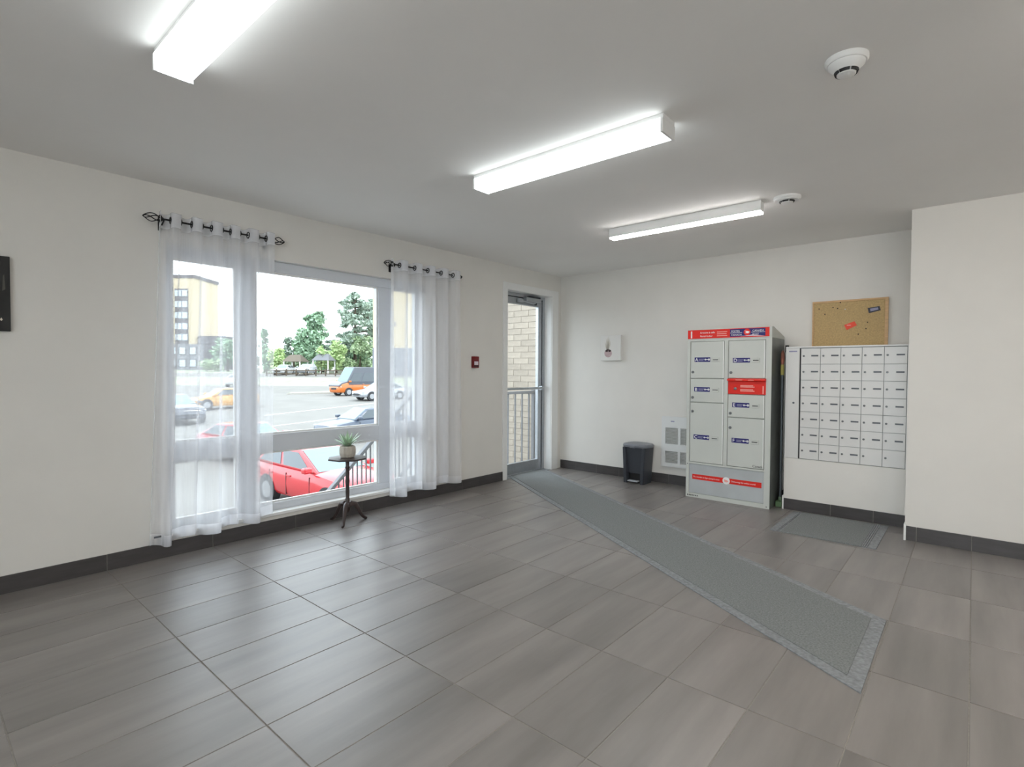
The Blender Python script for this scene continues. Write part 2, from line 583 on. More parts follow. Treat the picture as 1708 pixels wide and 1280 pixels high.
bx('stile', M['alu'], door, (-0.155, -0.112, LY0, LY0 + 0.062, LZ0, LZ1), 0.003)
bx('rail', M['alu'], door, (-0.155, -0.112, LY0 + 0.062, LY1 - 0.062, LZ0, 0.135), 0.003)
bx('rail', M['alu'], door, (-0.155, -0.112, LY0 + 0.062, LY1 - 0.062, 2.01, LZ1), 0.003)
bx('pane', M['glass'], door, (-0.137, -0.131, LY0 + 0.06, LY1 - 0.06, 0.133, 2.012))
pb = MB().tube([(-0.105, LY0 + 0.02, 1.015), (-0.07, LY0 + 0.03, 1.015), (-0.07, LY1 - 0.03, 1.015), (-0.105, LY1 - 0.02, 1.015)], 0.014).build('push_bar', M['alu'], door, smooth=True)
bx('bracket', M['alu'], pb, (-0.112, -0.058, LY1 - 0.05, LY1 - 0.01, 0.99, 1.04), 0.004)
cl = bx('door_closer', M['alu'], door, (-0.112, -0.05, -0.62, -0.34, 2.045, 2.10), 0.006)
bx('closer_cap', M['alu_dark'], cl, (-0.114, -0.046, -0.56, -0.36, 2.1, 2.118), 0.003)
MB().tube([(-0.075, -0.42, 2.04), (-0.04, -0.55, 2.035), (-0.07, -0.70, 2.05)], 0.009, 8).build('closer_arm', M['alu'], cl, smooth=True)
MB().lathe((-0.075, -0.42, 2.0), [(0.014, 0.02), (0.016, 0.025), (0.016, 0.05)], 12).build('closer_pivot', M['alu_dark'], cl)
bx('closer_arm_shoe', M['alu'], cl, (-0.10, -0.06, -0.74, -0.66, 2.03, 2.07), 0.004)

# ------------------------------------------------------------------ ceiling lights
ltm = emis('lamp_diffuser', (0.90, 0.98, 1.0, 1), LAMP)
ltm3 = emis('lamp_diffuser_warm', (1.0, 0.97, 0.95, 1), LAMP * 6.0)

ltm_added_rear = emis('added_lamp_rear', (1.0, 0.93, 0.85, 1), 27.0)  # warm glow of the lamp added behind the camera
ltm_added_right = emis('added_lamp_right', (1.0, 0.93, 0.85, 1), 20.0)  # warm glow of the lamp added right of the frame

def wrap_light(x0, x1, y0, y1, label, dm=None):
    t = thing('ceiling_light', label, 'ceiling light', ((x0 + x1) / 2, (y0 + y1) / 2, H), 'fluorescent ceiling lights')
    bx('housing', M['white'], t, (x0, x1, y0 + 0.004, y1 - 0.004, H - 0.022, H), 0.002)
    zb = H - 0.085
    prof = [(y0, H - 0.022), (y0 + 0.002, zb + 0.012), (y0 + 0.012, zb), (y1 - 0.012, zb), (y1 - 0.002, zb + 0.012), (y1, H - 0.022)]
    MB().prism([(x0 + 0.012, y, z) for y, z in prof], (x1 - x0 - 0.024, 0, 0)).build('diffuser', dm or ltm, t)
    for a, b in ((x0, x0 + 0.012), (x1 - 0.012, x1)):
        MB().prism([(a, y + s, z) for (y, z), s in zip([(y0 - 0.002, H - 0.022), (y0 - 0.002, zb), (y1 + 0.002, zb), (y1 + 0.002, H - 0.022)], (0, 0, 0, 0))], (b - a, 0, 0)).build('end_cap', M['white'], t, bevel=0.001)
    return t
wrap_light(1.655, 2.875, -4.872, -4.742, 'wraparound fluorescent ceiling light nearest the camera, cut off by the top edge')
wrap_light(1.645, 2.865, -3.205, -3.075, 'wraparound fluorescent ceiling light in the middle of the row of three')
t = thing('ceiling_light', 'slim boxed ceiling light nearest the mailboxes with only its underside lit', 'ceiling light', (2.23, -1.56, H), 'fluorescent ceiling lights')
bx('housing', M['white'], t, (1.64, 2.83, -1.61, -1.53, H - 0.07, H), 0.002)
bx('diffuser', ltm3, t, (1.645, 2.825, -1.608, -1.532, H - 0.082, H - 0.0705), 0.002)
wrap_light(4.34, 5.56, -3.45, -3.32, 'added wraparound ceiling light right of the frame, unseen, brightening the right side', ltm_added_right)  # unseen lamp, added to brighten the right-hand floor and walls
wrap_light(3.5, 4.72, -6.6, -6.47, 'added wraparound ceiling light behind the camera, unseen, brightening the back wall', ltm_added_rear)  # unseen lamp, added to light the back wall from the front

# smoke detectors
def detector(c, r, label, hpod):
    t = thing('smoke_detector', label, 'smoke detector', (c[0], c[1], H), 'ceiling smoke detectors')
    MB().lathe((c[0], c[1], H), [(r, 0), (r, -0.012), (r * 0.92, -0.02)], 32).build('base', M['white'], t, smooth=True)
    MB().lathe((c[0], c[1], H), [(r * 0.86, -0.02), (r * 0.84, -0.026), (r * 0.6, -hpod + 0.012), (r * 0.55, -hpod + 0.008)], 32).build('body', M['white'], t, smooth=True)
    for i in range(6):
        a0 = i * PI / 3 + 0.08
        a1 = (i + 1) * PI / 3 - 0.08
        m = MB()
        for q in range(4):
            b0, b1 = a0 + (a1 - a0) * q / 4, a0 + (a1 - a0) * (q + 1) / 4
            ring = []
            for a in (b0, b1):
                ring.append([(c[0] + R * math.cos(a), c[1] + R * math.sin(a), H + z) for R, z in ((r * 0.50, -hpod + 0.0075), (r * 0.57, -hpod + 0.0075), (r * 0.52, -hpod - 0.001), (r * 0.46, -hpod - 0.001))])
            m.loft(ring)
        m.build('vent', M['slot'], t)
    MB().lathe((c[0], c[1], H), [(r * 0.44, -hpod + 0.01), (r * 0.44, -hpod - 0.004), (r * 0.3, -hpod - 0.008)], 24).build('cap', M['white'], t, smooth=True)
    return t
detector((3.572, -3.145), 0.072, 'round white smoke detector nearest the camera, right side of the ceiling', 0.055)
detector((2.98, -1.552), 0.085, 'round white smoke detector beside the end of the slim ceiling light', 0.035)

# ------------------------------------------------------------------ parcel locker
LX0, LX1, LYF = 1.83, 2.60, -0.42
pl = thing('parcel_locker', 'tall pale grey parcel locker with red header and lettered doors', 'parcel locker', (2.21, -0.22, 0))
sh = MB()
sh.box(LX0, LX0 + 0.02, LYF, -0.02, 0, 1.535)
sh.box(LX0 + 0.02, LX1 - 0.02, LYF + 0.03, -0.02, 0.03, 1.535)
sh.build('body', M['locker'], pl, bevel=0.002)
bx('side_panel', M['locker_side'], pl, (LX1 - 0.02, LX1, LYF, -0.02, 0, 1.535), 0.002)  # right side in a darker grey than the body
MB().prism([(LX0, LYF - 0.005, 1.535), (LX0, LYF - 0.005, 1.632), (LX0, LYF + 0.05, 1.636), (LX0, -0.02, 1.56), (LX0, -0.02, 1.535)], (LX1 - LX0, 0, 0)).build('top', M['locker'], pl, bevel=0.003)
fr = MB()
fr.box(LX0, LX0 + 0.03, LYF - 0.006, LYF, 0, 1.535)
fr.box(LX1 - 0.05, LX1, LYF - 0.006, LYF, 0, 1.535)
fr.box(2.188, 2.222, LYF - 0.006, LYF + 0.02, 0.345, 1.52)
fr.box(LX0 + 0.03, LX1 - 0.05, LYF - 0.006, LYF + 0.02, 1.518, 1.535)
fr.box(LX0 + 0.03, LX1 - 0.05, LYF - 0.006, LYF + 0.02, 0.328, 0.346)
fr.box(LX0 + 0.03, LX1 - 0.05, LYF - 0.006, LYF + 0.02, 0.0, 0.04)
fr.build('frame', M['locker'], pl, bevel=0.001)
# header sign
yh = LYF - 0.0055
sg = bx('header_sign', M['red'], pl, (LX0 + 0.004, LX1 - 0.022, yh - 0.003, yh, 1.545, 1.628))
yt = yh - 0.0032
text('numeral', '1', 0.092, (1.847, yt, 1.553), M['paint_white'], sg, bold=0.002)
text('lettering', 'Armoire à colis', 0.0225, (1.955, yt, 1.593), M['paint_white'], sg, bold=0.0002)
text('lettering', 'Parcel locker', 0.0225, (1.955, yt, 1.560), M['paint_white'], sg, bold=0.0002)
for i in range(3):
    bx('small_print', M['print_pink'], sg, (2.115, 2.21 - 0.006 * (i == 1), yt - 0.0003, yt, 1.562 + i * 0.018, 1.570 + i * 0.018))
bx('logo_panel', M['navy'], sg, (2.236, 2.545, yt - 0.0005, yt, 1.552, 1.622))
ylg = yt - 0.0006
text('lettering', 'POSTES', 0.023, (2.246, ylg, 1.594), M['paint_white'], sg, bold=0.0)
text('lettering', 'CANADA', 0.023, (2.246, ylg, 1.560), M['paint_white'], sg, bold=0.0)
text('lettering', 'CANADA', 0.023, (2.435, ylg, 1.594), M['paint_white'], sg, bold=0.0)
text('lettering', 'POST', 0.023, (2.435, ylg, 1.560), M['paint_white'], sg, bold=0.0)
bx('logo_line', M['paint_white'], sg, (2.238, 2.345, ylg - 0.0004, ylg, 1.5855, 1.5885))
bx('logo_line', M['paint_white'], sg, (2.425, 2.543, ylg - 0.0004, ylg, 1.5855, 1.5885))
MB().lathe((2.388, ylg, 1.590), [(0.030, -0.0006), (0.030, 0)], 28, 'y').build('emblem_disc', M['red'], sg)
MB().prism([(2.364, ylg - 0.0008, 1.604), (2.40, ylg - 0.0008, 1.598), (2.412, ylg - 0.0008, 1.590), (2.398, ylg - 0.0008, 1.578), (2.368, ylg - 0.0008, 1.582), (2.385, ylg - 0.0008, 1.590)], (0, -0.0004, 0)).build('emblem_wing', M['paint_white'], sg)
MB().prism([(2.325, ylg - 0.0002, 1.554), (2.44, ylg - 0.0002, 1.566), (2.545, ylg - 0.0002, 1.552)], (0, -0.0004, 0)).build('emblem_swoosh', mat('print_lilac', rgb(225, 205, 215), 0.5), sg)

yd = LYF - 0.004
def locker_door(letter, x0, x1, z0, z1, zlab, zlock):
    d = bx('door', M['locker'], pl, (x0 + 0.002, x1 - 0.002, yd, LYF + 0.028, z0 + 0.002, z1 - 0.002), 0.002)
    d['label'] = 'locker door ' + letter
    bx('hinge_strip', M['white'], d, (x1 - 0.012, x1 - 0.003, yd - 0.004, yd, z0 + 0.006, z1 - 0.006), 0.001)
    MB().lathe((x0 + 0.025, yd, zlock), [(0.013, 0), (0.013, -0.006), (0.006, -0.008)], 16, 'y').build('lock', M['steel'], d, smooth=True)
    a = x0 + 0.040
    b = a + 0.152
    bx('key_label', M['navy'], d, (a, b, yd - 0.0012, yd, zlab - 0.022, zlab + 0.022), 0)
    yy = yd - 0.0013
    text('letter', letter, 0.044, (a + 0.006, yy, zlab - 0.0155), M['paint_white'], d, bold=0.0005)
    for i, ww in ((0, 0.045), (1, 0.055)):
        bx('small_print', M['print_grey'], d, (a + 0.042, a + 0.042 + ww, yy - 0.0003, yy, zlab - 0.011 + i * 0.012, zlab - 0.005 + i * 0.012))
    k = MB()
    k.lathe((a + 0.106, yy, zlab), [(0.0085, -0.0004), (0.0085, 0)], 16, 'y')
    k.lathe((a + 0.140, yy, zlab), [(0.0105, -0.0004), (0.0105, 0)], 16, 'y')
    k.box(a + 0.105, a + 0.142, yy - 0.0004, yy, zlab - 0.0035, zlab + 0.0035)
    k.build('key_symbol', M['paint_white'], d)
    p = b + 0.018
    bx('key_plate', M['locker'], d, (p, p + 0.068, yd - 0.006, yd, zlab - 0.021, zlab + 0.017), 0.002)
    bx('key_slot', M['slot'], d, (p + 0.009, p + 0.058, yd - 0.0066, yd - 0.0055, zlab - 0.006, zlab + 0.001))
    return d
locker_door('A', 1.862, 2.187, 1.163, 1.517, 1.343, 1.222)
locker_door('B', 1.862, 2.187, 0.932, 1.160, 1.056, 0.976)
locker_door('C', 1.862, 2.187, 0.348, 0.929, 0.594, 0.842)
locker_door('D', 2.224, 2.548, 1.168, 1.517, 1.334, 1.220)
locker_door('E', 2.224, 2.548, 0.806, 1.018, 0.921, 0.842)
locker_door('F', 2.224, 2.548, 0.348, 0.803, 0.592, 0.708)
# red letter slot between doors D and E
rs = bx('letter_slot', M['red'], pl, (2.226, 2.556, yd - 0.004, LYF + 0.02, 1.022, 1.165), 0.002)
MB().prism([(2.224, yd - 0.004, 1.168), (2.224, yd - 0.030, 1.158), (2.224, yd - 0.030, 1.146), (2.224, yd - 0.004, 1.138)], (0.334, 0, 0)).build('slot_flap', M['red'], rs, bevel=0.001)
bx('small_print', M['print_pink'], rs, (2.30, 2.36, yd - 0.0305, yd - 0.030, 1.150, 1.155))
bx('small_print', M['print_pink'], rs, (2.41, 2.46, yd - 0.0305, yd - 0.030, 1.150, 1.155))
for z in (1.048, 1.085):
    for i in range(2):
        bx('small_print', M['print_pink'], rs, (2.335, 2.46 - 0.012 * i, yd - 0.0046, yd - 0.004, z + i * 0.012, z + i * 0.012 + 0.008))
MB().lathe((2.292, yd - 0.004, 1.072), [(0.013, 0), (0.013, -0.006), (0.006, -0.008)], 16, 'y').build('lock', M['steel'], rs, smooth=True)
bx('edge_strip', M['print_pink'], rs, (2.528, 2.538, yd - 0.0046, yd - 0.004, 1.028, 1.10))
text('wordmark', 'Canadä'.replace('ä', 'a'), 0.030, (2.452, yd - 0.0032, 0.362), M['print_black'], pl)
# lower kick panel with its red strip
kp = bx('kick_panel', M['galv'], pl, (1.858, 2.552, LYF + 0.002, LYF + 0.029, 0.042, 0.326), 0.002)
kp['label'] = 'bare galvanised lower panel'
st = bx('slogan_strip', M['red'], kp, (1.892, 2.53, LYF + 0.0005, LYF + 0.0018, 0.178, 0.228))
ys = LYF + 0.0004
text('lettering', 'Du monde en ligne jusqu’à vous', 0.0195, (1.903, ys, 0.197), M['paint_white'], kp, bold=0.0)
text('lettering', 'Delivering the online world', 0.0195, (2.262, ys, 0.197), M['paint_white'], kp, bold=0.0)
MB().lathe((2.218, ys, 0.203), [(0.034, -0.0006), (0.034, 0)], 28, 'y').build('emblem_disc', M['paint_white'], kp)
MB().prism([(2.198, ys - 0.0008, 0.214), (2.226, ys - 0.0008, 0.210), (2.238, ys - 0.0008, 0.200), (2.226, ys - 0.0008, 0.188), (2.203, ys - 0.0008, 0.192)], (0, -0.0004, 0)).build('emblem_wing', M['print_pink'], kp)
for i in range(7):
    bx('small_print', M['print_black'], pl, (1.846 + i * 0.016, 1.855 + i * 0.016, LYF - 0.0066, LYF - 0.0058, 0.014, 0.026))
for x, z in ((1.846, 0.325), (2.575, 0.018)):
    MB().lathe((x, LYF - 0.006, z), [(0.005, 0), (0.005, -0.002)], 10, 'y').build('screw', M['steel'], pl)

# ------------------------------------------------------------------ mailbox half wall + mailbox panel
HX0, HX1, HY = 2.684, NIBX - 0.012, -0.30
hw = struct(bx('wall_half', M['wall'], None, (HX0, NIBX, HY, 0, 0, 0.462)))
baseboard('baseboard_half', 'x', HY, -1, HX0 + 0.004, NIBX - 0.002, [HX0 + 0.02, X0 + 10 * TX, X0 + 11 * TX], 0.098)
struct(bx('trim_2', M['white'], None, (HX0 - 0.009, HX0 + 0.0035, HY - 0.012, HY + 0.1, 0, 0.12)))
mp_ = thing('mailbox_panel', 'wall of thirty-five small aluminium mailboxes in a white cabinet', 'mailboxes', (3.13, -0.15, 0.462))
cb = MB()
PX0, PX1, PZ0, PZ1 = HX0, 3.574, 0.462, 1.452
cb.box(PX0, PX0 + 0.008, HY + 0.002, -0.001, PZ0, PZ1)
cb.box(PX1 - 0.012, PX1, HY + 0.002, -0.004, PZ0, PZ1)
cb.box(PX0 + 0.008, PX1 - 0.012, HY - 0.004, -0.004, PZ1 - 0.012, PZ1)
cb.box(PX0 + 0.008, PX1 - 0.012, HY + 0.03, -0.004, PZ0, PZ1 - 0.012)
cb.build('cabinet', M['white'], mp_, bevel=0.001)
sd_ = bx('service_door', M['mail'], mp_, (PX0 + 0.009, 2.795, HY - 0.002, HY + 0.029, PZ0 + 0.002, PZ1 - 0.014), 0.001)
MB().lathe((2.752, HY - 0.002, 0.955), [(0.009, 0), (0.009, -0.004)], 14, 'y').build('lock', M['plate'], sd_)
bx('maker_plate', M['print_grey'], sd_, (2.71, 2.775, HY - 0.0028, HY - 0.002, 1.405, 1.416))
bx('shadow_gap', M['slot'], mp_, (2.795, 2.803, HY + 0.004, HY + 0.029, PZ0 + 0.002, PZ1 - 0.014))
bx('backing', M['mail_gap'], mp_, (2.803, PX1 - 0.0125, HY + 0.012, HY + 0.0295, PZ0 + 0.001, PZ1 - 0.0125))
MX0, MX1, MZ0, MZ1 = 2.805, PX1 - 0.014, PZ0 + 0.004, PZ1 - 0.017
cw, rh = (MX1 - MX0) / 5, (MZ1 - MZ0) / 7
first = None
for r in range(7):
    for c in range(5):
        cx, cz = MX0 + c * cw, MZ1 - (r + 1) * rh
        if first is None:
            dm = bx('door', M['mail'], mp_, (cx + 0.0017, cx + cw - 0.0017, HY + 0.002, HY + 0.011, cz + 0.0017, cz + rh - 0.0017), 0.001)
            MB().lathe((cx + 0.022, HY + 0.002, cz + rh * 0.52), [(0.0085, 0), (0.0085, -0.003), (0.004, -0.004)], 12, 'y').build('lock', M['steel'], dm)
            bx('name_plate', M['plate'], dm, (cx + cw * 0.53, cx + cw * 0.89, HY - 0.0005, HY + 0.002, cz + rh * 0.49, cz + rh * 0.58), 0.0008)
            first, fx, fz = dm, cx, cz
        else:
            d = first.copy()
            COL.objects.link(d)
            d.location = (cx - fx, 0, cz - fz)
            for ch in [k for k in bpy.data.objects if k.parent == first]:
                if r == 6 and c > 2 and ch.name.startswith('name_plate'):
                    continue
                q = ch.copy()
                COL.objects.link(q)
                q.parent = d

# ------------------------------------------------------------------ cork board
ck = thing('cork_board', 'cork notice board in an oak frame standing behind the mailboxes', 'notice board', (3.1, -0.02, 1.456))
KX0, KX1, KZ0, KZ1 = 2.832, 3.402, 1.456, 1.866
bx('frame', M['oak'], ck, (KX0, KX1, -0.03, -0.003, KZ1 - 0.016, KZ1), 0.002)
bx('frame', M['oak'], ck, (KX0, KX0 + 0.012, -0.03, -0.003, KZ0, KZ1 - 0.016), 0.002)
bx('frame', M['oak'], ck, (KX1 - 0.024, KX1, -0.03, -0.003, KZ0, KZ1 - 0.016), 0.002)
bx('cork', M['cork'], ck, (KX0 + 0.012, KX1 - 0.024, -0.022, -0.004, KZ0, KZ1 - 0.016))
for x, z in ((2.885, 1.80), (2.932, 1.75), (2.995, 1.805), (3.03, 1.795), (3.19, 1.56), (3.245, 1.605), (3.255, 1.66), (3.05, 1.846), (2.84, 1.838)):
    MB().lathe((x, -0.022, z), [(0.004, 0.0), (0.005, -0.004), (0.003, -0.007)], 10, 'y').build('pin', M['slot'], ck, smooth=True)
MB().lathe((3.088, -0.022, 1.783), [(0.004, 0.0), (0.005, -0.004), (0.003, -0.007)], 10, 'y').build('pin', M['paint_white'], ck, smooth=True)
def card(pts, m, name, label):
    return tag(MB().prism([(x, -0.0235, z) for x, z in pts], (0, -0.0012, 0)).build(name, m), label, 'card')
c1 = card([(3.083, 1.645), (3.159, 1.674), (3.178, 1.638), (3.102, 1.600)], mat('card_orange_red', rgb(232, 74, 44), 0.5), 'notice_card', 'small orange-red card pinned at the middle of the cork board')
bx('print_bar', M['print_pink'], c1, (3.103, 3.133, -0.0253, -0.0246, 1.638, 1.645))
c2 = card([(3.254, 1.782), (3.339, 1.793), (3.348, 1.757), (3.263, 1.737)], mat('card_black', rgb(40, 38, 52), 0.4), 'notice_card', 'small black card pinned at the upper right of the cork board')
MB().prism([(3.272, -0.0247, 1.776), (3.328, -0.0247, 1.783), (3.332, -0.0247, 1.764), (3.275, -0.0247, 1.752)], (0, -0.0006, 0)).build('print_panel', M['print_grey'], c2)

# ------------------------------------------------------------------ poles kept in the gap beside the locker
bm_ = thing('pole_brush', 'long grey pole with yellow collar and green foot between locker and mailboxes', 'pole', (2.64, -0.235, 0))  # long-handled snow brush standing in the gap
MB().tube([(2.641, -0.235, 0.07), (2.641, -0.235, 1.22)], 0.011, 12).build('pole', mat('pole_grey', rgb(92, 98, 102), 0.4, 0.3), bm_, smooth=True)
MB().lathe((2.641, -0.235, 1.2), [(0.014, 0), (0.015, 0.01), (0.015, 0.085), (0.012, 0.095)], 14).build('collar', mat('collar_yellow', rgb(178, 168, 92), 0.5), bm_, smooth=True)
MB().tube([(2.641, -0.235, 1.29), (2.640, -0.225, 1.35), (2.636, -0.21, 1.40), (2.634, -0.205, 1.425)], [0.012, 0.017, 0.015, 0.006], 10).build('grip', mat('grip_red_brown', rgb(150, 92, 76), 0.6, noise=0.3), bm_, smooth=True)
bx('foot', mat('foot_green', rgb(92, 120, 84), 0.6), bm_, (2.612, 2.668, -0.29, -0.18, 0.002, 0.055), 0.008)
bx('socket', mat('socket_green', rgb(120, 140, 112), 0.6), bm_, (2.628, 2.655, -0.25, -0.22, 0.055, 0.09), 0.005)
b2 = thing('broom', 'black-handled broom standing at the back of the gap beside the locker', 'broom', (2.642, -0.09, 0))
MB().tube([(2.642, -0.09, 0.1), (2.642, -0.09, 1.42)], 0.011, 12).build('handle', M['black_metal'], b2, smooth=True)
MB().tube([(2.642, -0.09, 1.41), (2.642, -0.09, 1.475)], [0.017, 0.016], 12).build('grip', M['slot'], b2, smooth=True)
bx('head', M['slot'], b2, (2.616, 2.668, -0.16, -0.03, 0.075, 0.12), 0.006)
bx('bristles', M['bin'], b2, (2.618, 2.666, -0.165, -0.028, 0.001, 0.075))

# ------------------------------------------------------------------ pedal bin
bn = thing('pedal_bin', 'black plastic pedal bin with grey lid against the back wall', 'bin', (1.165, -0.14, 0))
def rrect(cx, cy, a, b, z, k=4.5, n=32):
    ring = []
    for i in range(n):
        t = 2 * PI * i / n
        c, s = math.cos(t), math.sin(t)
        ring.append((cx + a * math.copysign(abs(c) ** (2 / k), c), cy + b * math.copysign(abs(s) ** (2 / k), s), z))
    return ring
BC = (1.165, -0.14)
MB().loft([rrect(*BC, 0.108, 0.088, 0.11), rrect(*BC, 0.115, 0.094, 0.2), rrect(*BC, 0.132, 0.108, 0.395)]).build('body', M['bin'], bn, smooth=True)
for sx in (-1, 1):
    MB().loft([rrect(BC[0] + sx * 0.098, BC[1] - 0.012, 0.022, 0.105, 0.0, 6, 16), rrect(BC[0] + sx * 0.102, BC[1] - 0.012, 0.022, 0.11, 0.15, 6, 16), rrect(BC[0] + sx * 0.115, BC[1] - 0.006, 0.024, 0.11, 0.39, 6, 16)]).build('side_post', M['bin'], bn, smooth=True)
MB().loft([rrect(*BC, 0.1, 0.06, 0.0), rrect(*BC, 0.1, 0.06, 0.12)]).build('base', M['slot'], bn)
bx('pedal', mat('pedal_grey', rgb(176, 180, 186), 0.4), bn, (BC[0] - 0.06, BC[0] + 0.06, BC[1] - 0.135, BC[1] - 0.08, 0.022, 0.036), 0.004)
MB().loft([rrect(*BC, 0.156, 0.130, 0.395, 3), rrect(*BC, 0.160, 0.134, 0.415, 3), rrect(*BC, 0.152, 0.126, 0.428, 3), rrect(*BC, 0.1, 0.08, 0.438, 3)]).build('lid', M['bin_lid'], bn, smooth=True)
bx('lid_grip', M['bin_lid'], bn, (BC[0] - 0.03, BC[0] + 0.03, BC[1] - 0.146, BC[1] - 0.12, 0.392, 0.412), 0.004)

# ------------------------------------------------------------------ wall heater
ht = thing('wall_heater', 'white wall heater with louvred grilles partly behind the parcel locker', 'heater', (1.57, 0, 0.19))
bx('back_box', M['heater_dark'], ht, (1.40, 1.76, -0.012, 0, 0.21, 0.72))
hp = MB()
HX = [1.385, 1.428, 1.572, 1.598, 1.742, 1.785]
HZ = [0.192, 0.238, 0.366, 0.442, 0.620, 0.738]
for i in range(5):
    for j in range(5):
        if i in (1, 3) and j in (1, 3):
            continue
        hp.box(HX[i], HX[i + 1], -0.032, -0.012, HZ[j], HZ[j + 1])
hp.build('face_plate', M['heater'], ht)
for i in (1, 3):
    for j in (1, 3):
        s = MB()
        n = int((HZ[j + 1] - HZ[j]) / 0.0125)
        for k in range(n):
            z = HZ[j] + (k + 0.5) * (HZ[j + 1] - HZ[j]) / n
            s.prism([(HX[i], -0.030, z + 0.002), (HX[i], -0.030, z + 0.006), (HX[i], -0.014, z - 0.001), (HX[i], -0.014, z - 0.005)], (HX[i + 1] - HX[i], 0, 0))
        s.build('grille', M['heater'], ht)
bx('badge', M['print_grey'], ht, (1.49, 1.53, -0.0328, -0.032, 0.682, 0.694))

# ------------------------------------------------------------------ fire alarm pull, pictures
fa = thing('fire_alarm_pull', 'small red fire alarm pull box between the curtain and the door', 'fire alarm', (0, -1.539, 1.261))
bx('box', M['alarm'], fa, (0, 0.03, -1.588, -1.500, 1.254, 1.374), 0.004)
bx('label_plate', mat('alarm_label', rgb(225, 215, 222), 0.5), fa, (0.03, 0.0315, -1.572, -1.516, 1.285, 1.322))
bx('pull_handle', M['slot'], fa, (0.03, 0.035, -1.578, -1.510, 1.268, 1.279), 0.001)
pa = thing('canvas_print', 'small white canvas print of a pineapple in sunglasses on the back wall', 'picture', (0.745, 0, 1.345))
bx('canvas', M['canvas'], pa, (0.607, 0.876, -0.04, 0, 1.350, 1.645), 0.003)
def flat(name, pts, m, y=-0.0402):
    return MB().prism([(x, y, z) for x, z in pts], (0, -0.0006, 0)).build(name, m, pa)
pinkm = mat('print_dusty_pink', rgb(196, 172, 174), 0.8, noise=0.12, nscale=60)
sprig = mat('print_sage', rgb(206, 200, 188), 0.8)
flat('fruit', [(0.711 + 0.050 * math.cos(a * PI / 12), 1.437 + 0.048 * math.sin(a * PI / 12)) for a in range(24)], pinkm)
for cx in (0.692, 0.731):
    flat('sunglass_lens', [(cx + 0.019 * math.cos(a * PI / 8), 1.465 + 0.013 * math.sin(a * PI / 8)) for a in range(16)], mat('print_dark_brown', rgb(70, 54, 54), 0.7), -0.0409)
for i, (dx, h) in enumerate(((-0.042, 0.10), (-0.026, 0.14), (-0.01, 0.155), (0.006, 0.165), (0.02, 0.14), (0.036, 0.11), (-0.034, 0.05))):
    x0 = 0.708 + dx * 0.25
    x1 = 0.708 + dx
    flat('frond', [(x0 - 0.003, 1.474), (x0 + 0.003, 1.474), ((x0 + x1) / 2 + 0.007, 1.474 + h * 0.55), (x1, 1.474 + h), ((x0 + x1) / 2 - 0.006, 1.474 + h * 0.5)], sprig)
dp = thing('canvas_painting', 'dark canvas painting of a candle cut off by the left edge', 'picture', (0, -5.4, 1.427))
bx('canvas', M['dark_canvas'], dp, (0, 0.03, -5.75, -5.099, 1.426, 1.826), 0.002)
MB().prism([(0.0302, -5.131, 1.64), (0.0302, -5.127, 1.72), (0.0302, -5.122, 1.73), (0.0302, -5.118, 1.65)], (0.0004, 0, 0)).build('smoke_streak', mat('paint_smoke', rgb(84, 82, 76), 0.8), dp)
MB().prism([(0.0302, -5.142, 1.487), (0.0302, -5.136, 1.498), (0.0302, -5.131, 1.487), (0.0302, -5.136, 1.479)], (0.0004, 0, 0)).build('flame', mat('paint_flame', rgb(232, 220, 205), 0.8), dp)

# ------------------------------------------------------------------ mats
mats = thing('floor_runner', 'long grey carpet runner laid diagonally from the door', 'floor mat', (1.7, -1.7, 0))
A, B, C_, D_ = Vector((-0.095, -0.895, 0)), Vector((-0.095, -0.215, 0)), Vector((3.655, -2.325, 0)), Vector((3.655, -3.115, 0))
zt = 0.0052
def quad(a, b, c, d, z0, z1):
    return MB().prism([(p.x, p.y, z0) for p in (a, b, c, d)], (0, 0, z1 - z0))
LA, LB = (D_ - A), (C_ - B)
def along(p, q, t):
    return p + (q - p) * t
f0, f1 = 0.085, 0.915
iA, iB = along(A, B, f0), along(A, B, f1)
iD, iC = along(D_, C_, f0), along(D_, C_, f1)
iD2, iC2 = along(iA, iD, 0.984), along(iB, iC, 0.984)
quad(iA, iB, iC2, iD2, 0.0005, 0.0085).build('pile', M['mat'], mats)
quad(A, iA, iD, D_, 0.0005, zt).build('edge_strip', M['mat_edge'], mats)
quad(iB, B, C_, iC, 0.0005, zt).build('edge_strip', M['mat_edge'], mats)
quad(iD2, iC2, iC, iD, 0.0005, zt).build('edge_strip', M['mat_edge'], mats)
sm = thing('door_mat', 'small grey carpet mat in front of the mailboxes', 'floor mat', (3.13, -0.73, 0))
bx('pile', M['mat'], sm, (2.86, 3.38, -1.085, -0.36, 0.0005, 0.0085))
for a, b in ((2.782, 2.825), (3.418, 3.468)):
    bx('edge_strip', M['mat_edge'], sm, (a, b, -1.085, -0.36, 0.0005, 0.0055))
for a, b in ((2.825, 2.86), (3.38, 3.418)):
    s = MB()
    for k in range(3):
        w = (b - a) / 3
        s.box(a + k * w + 0.002, a + (k + 1) * w - 0.002, -1.085, -0.36, 0.0005, 0.007)
    s.build('ribbed_border', M['mat_edge'], sm)

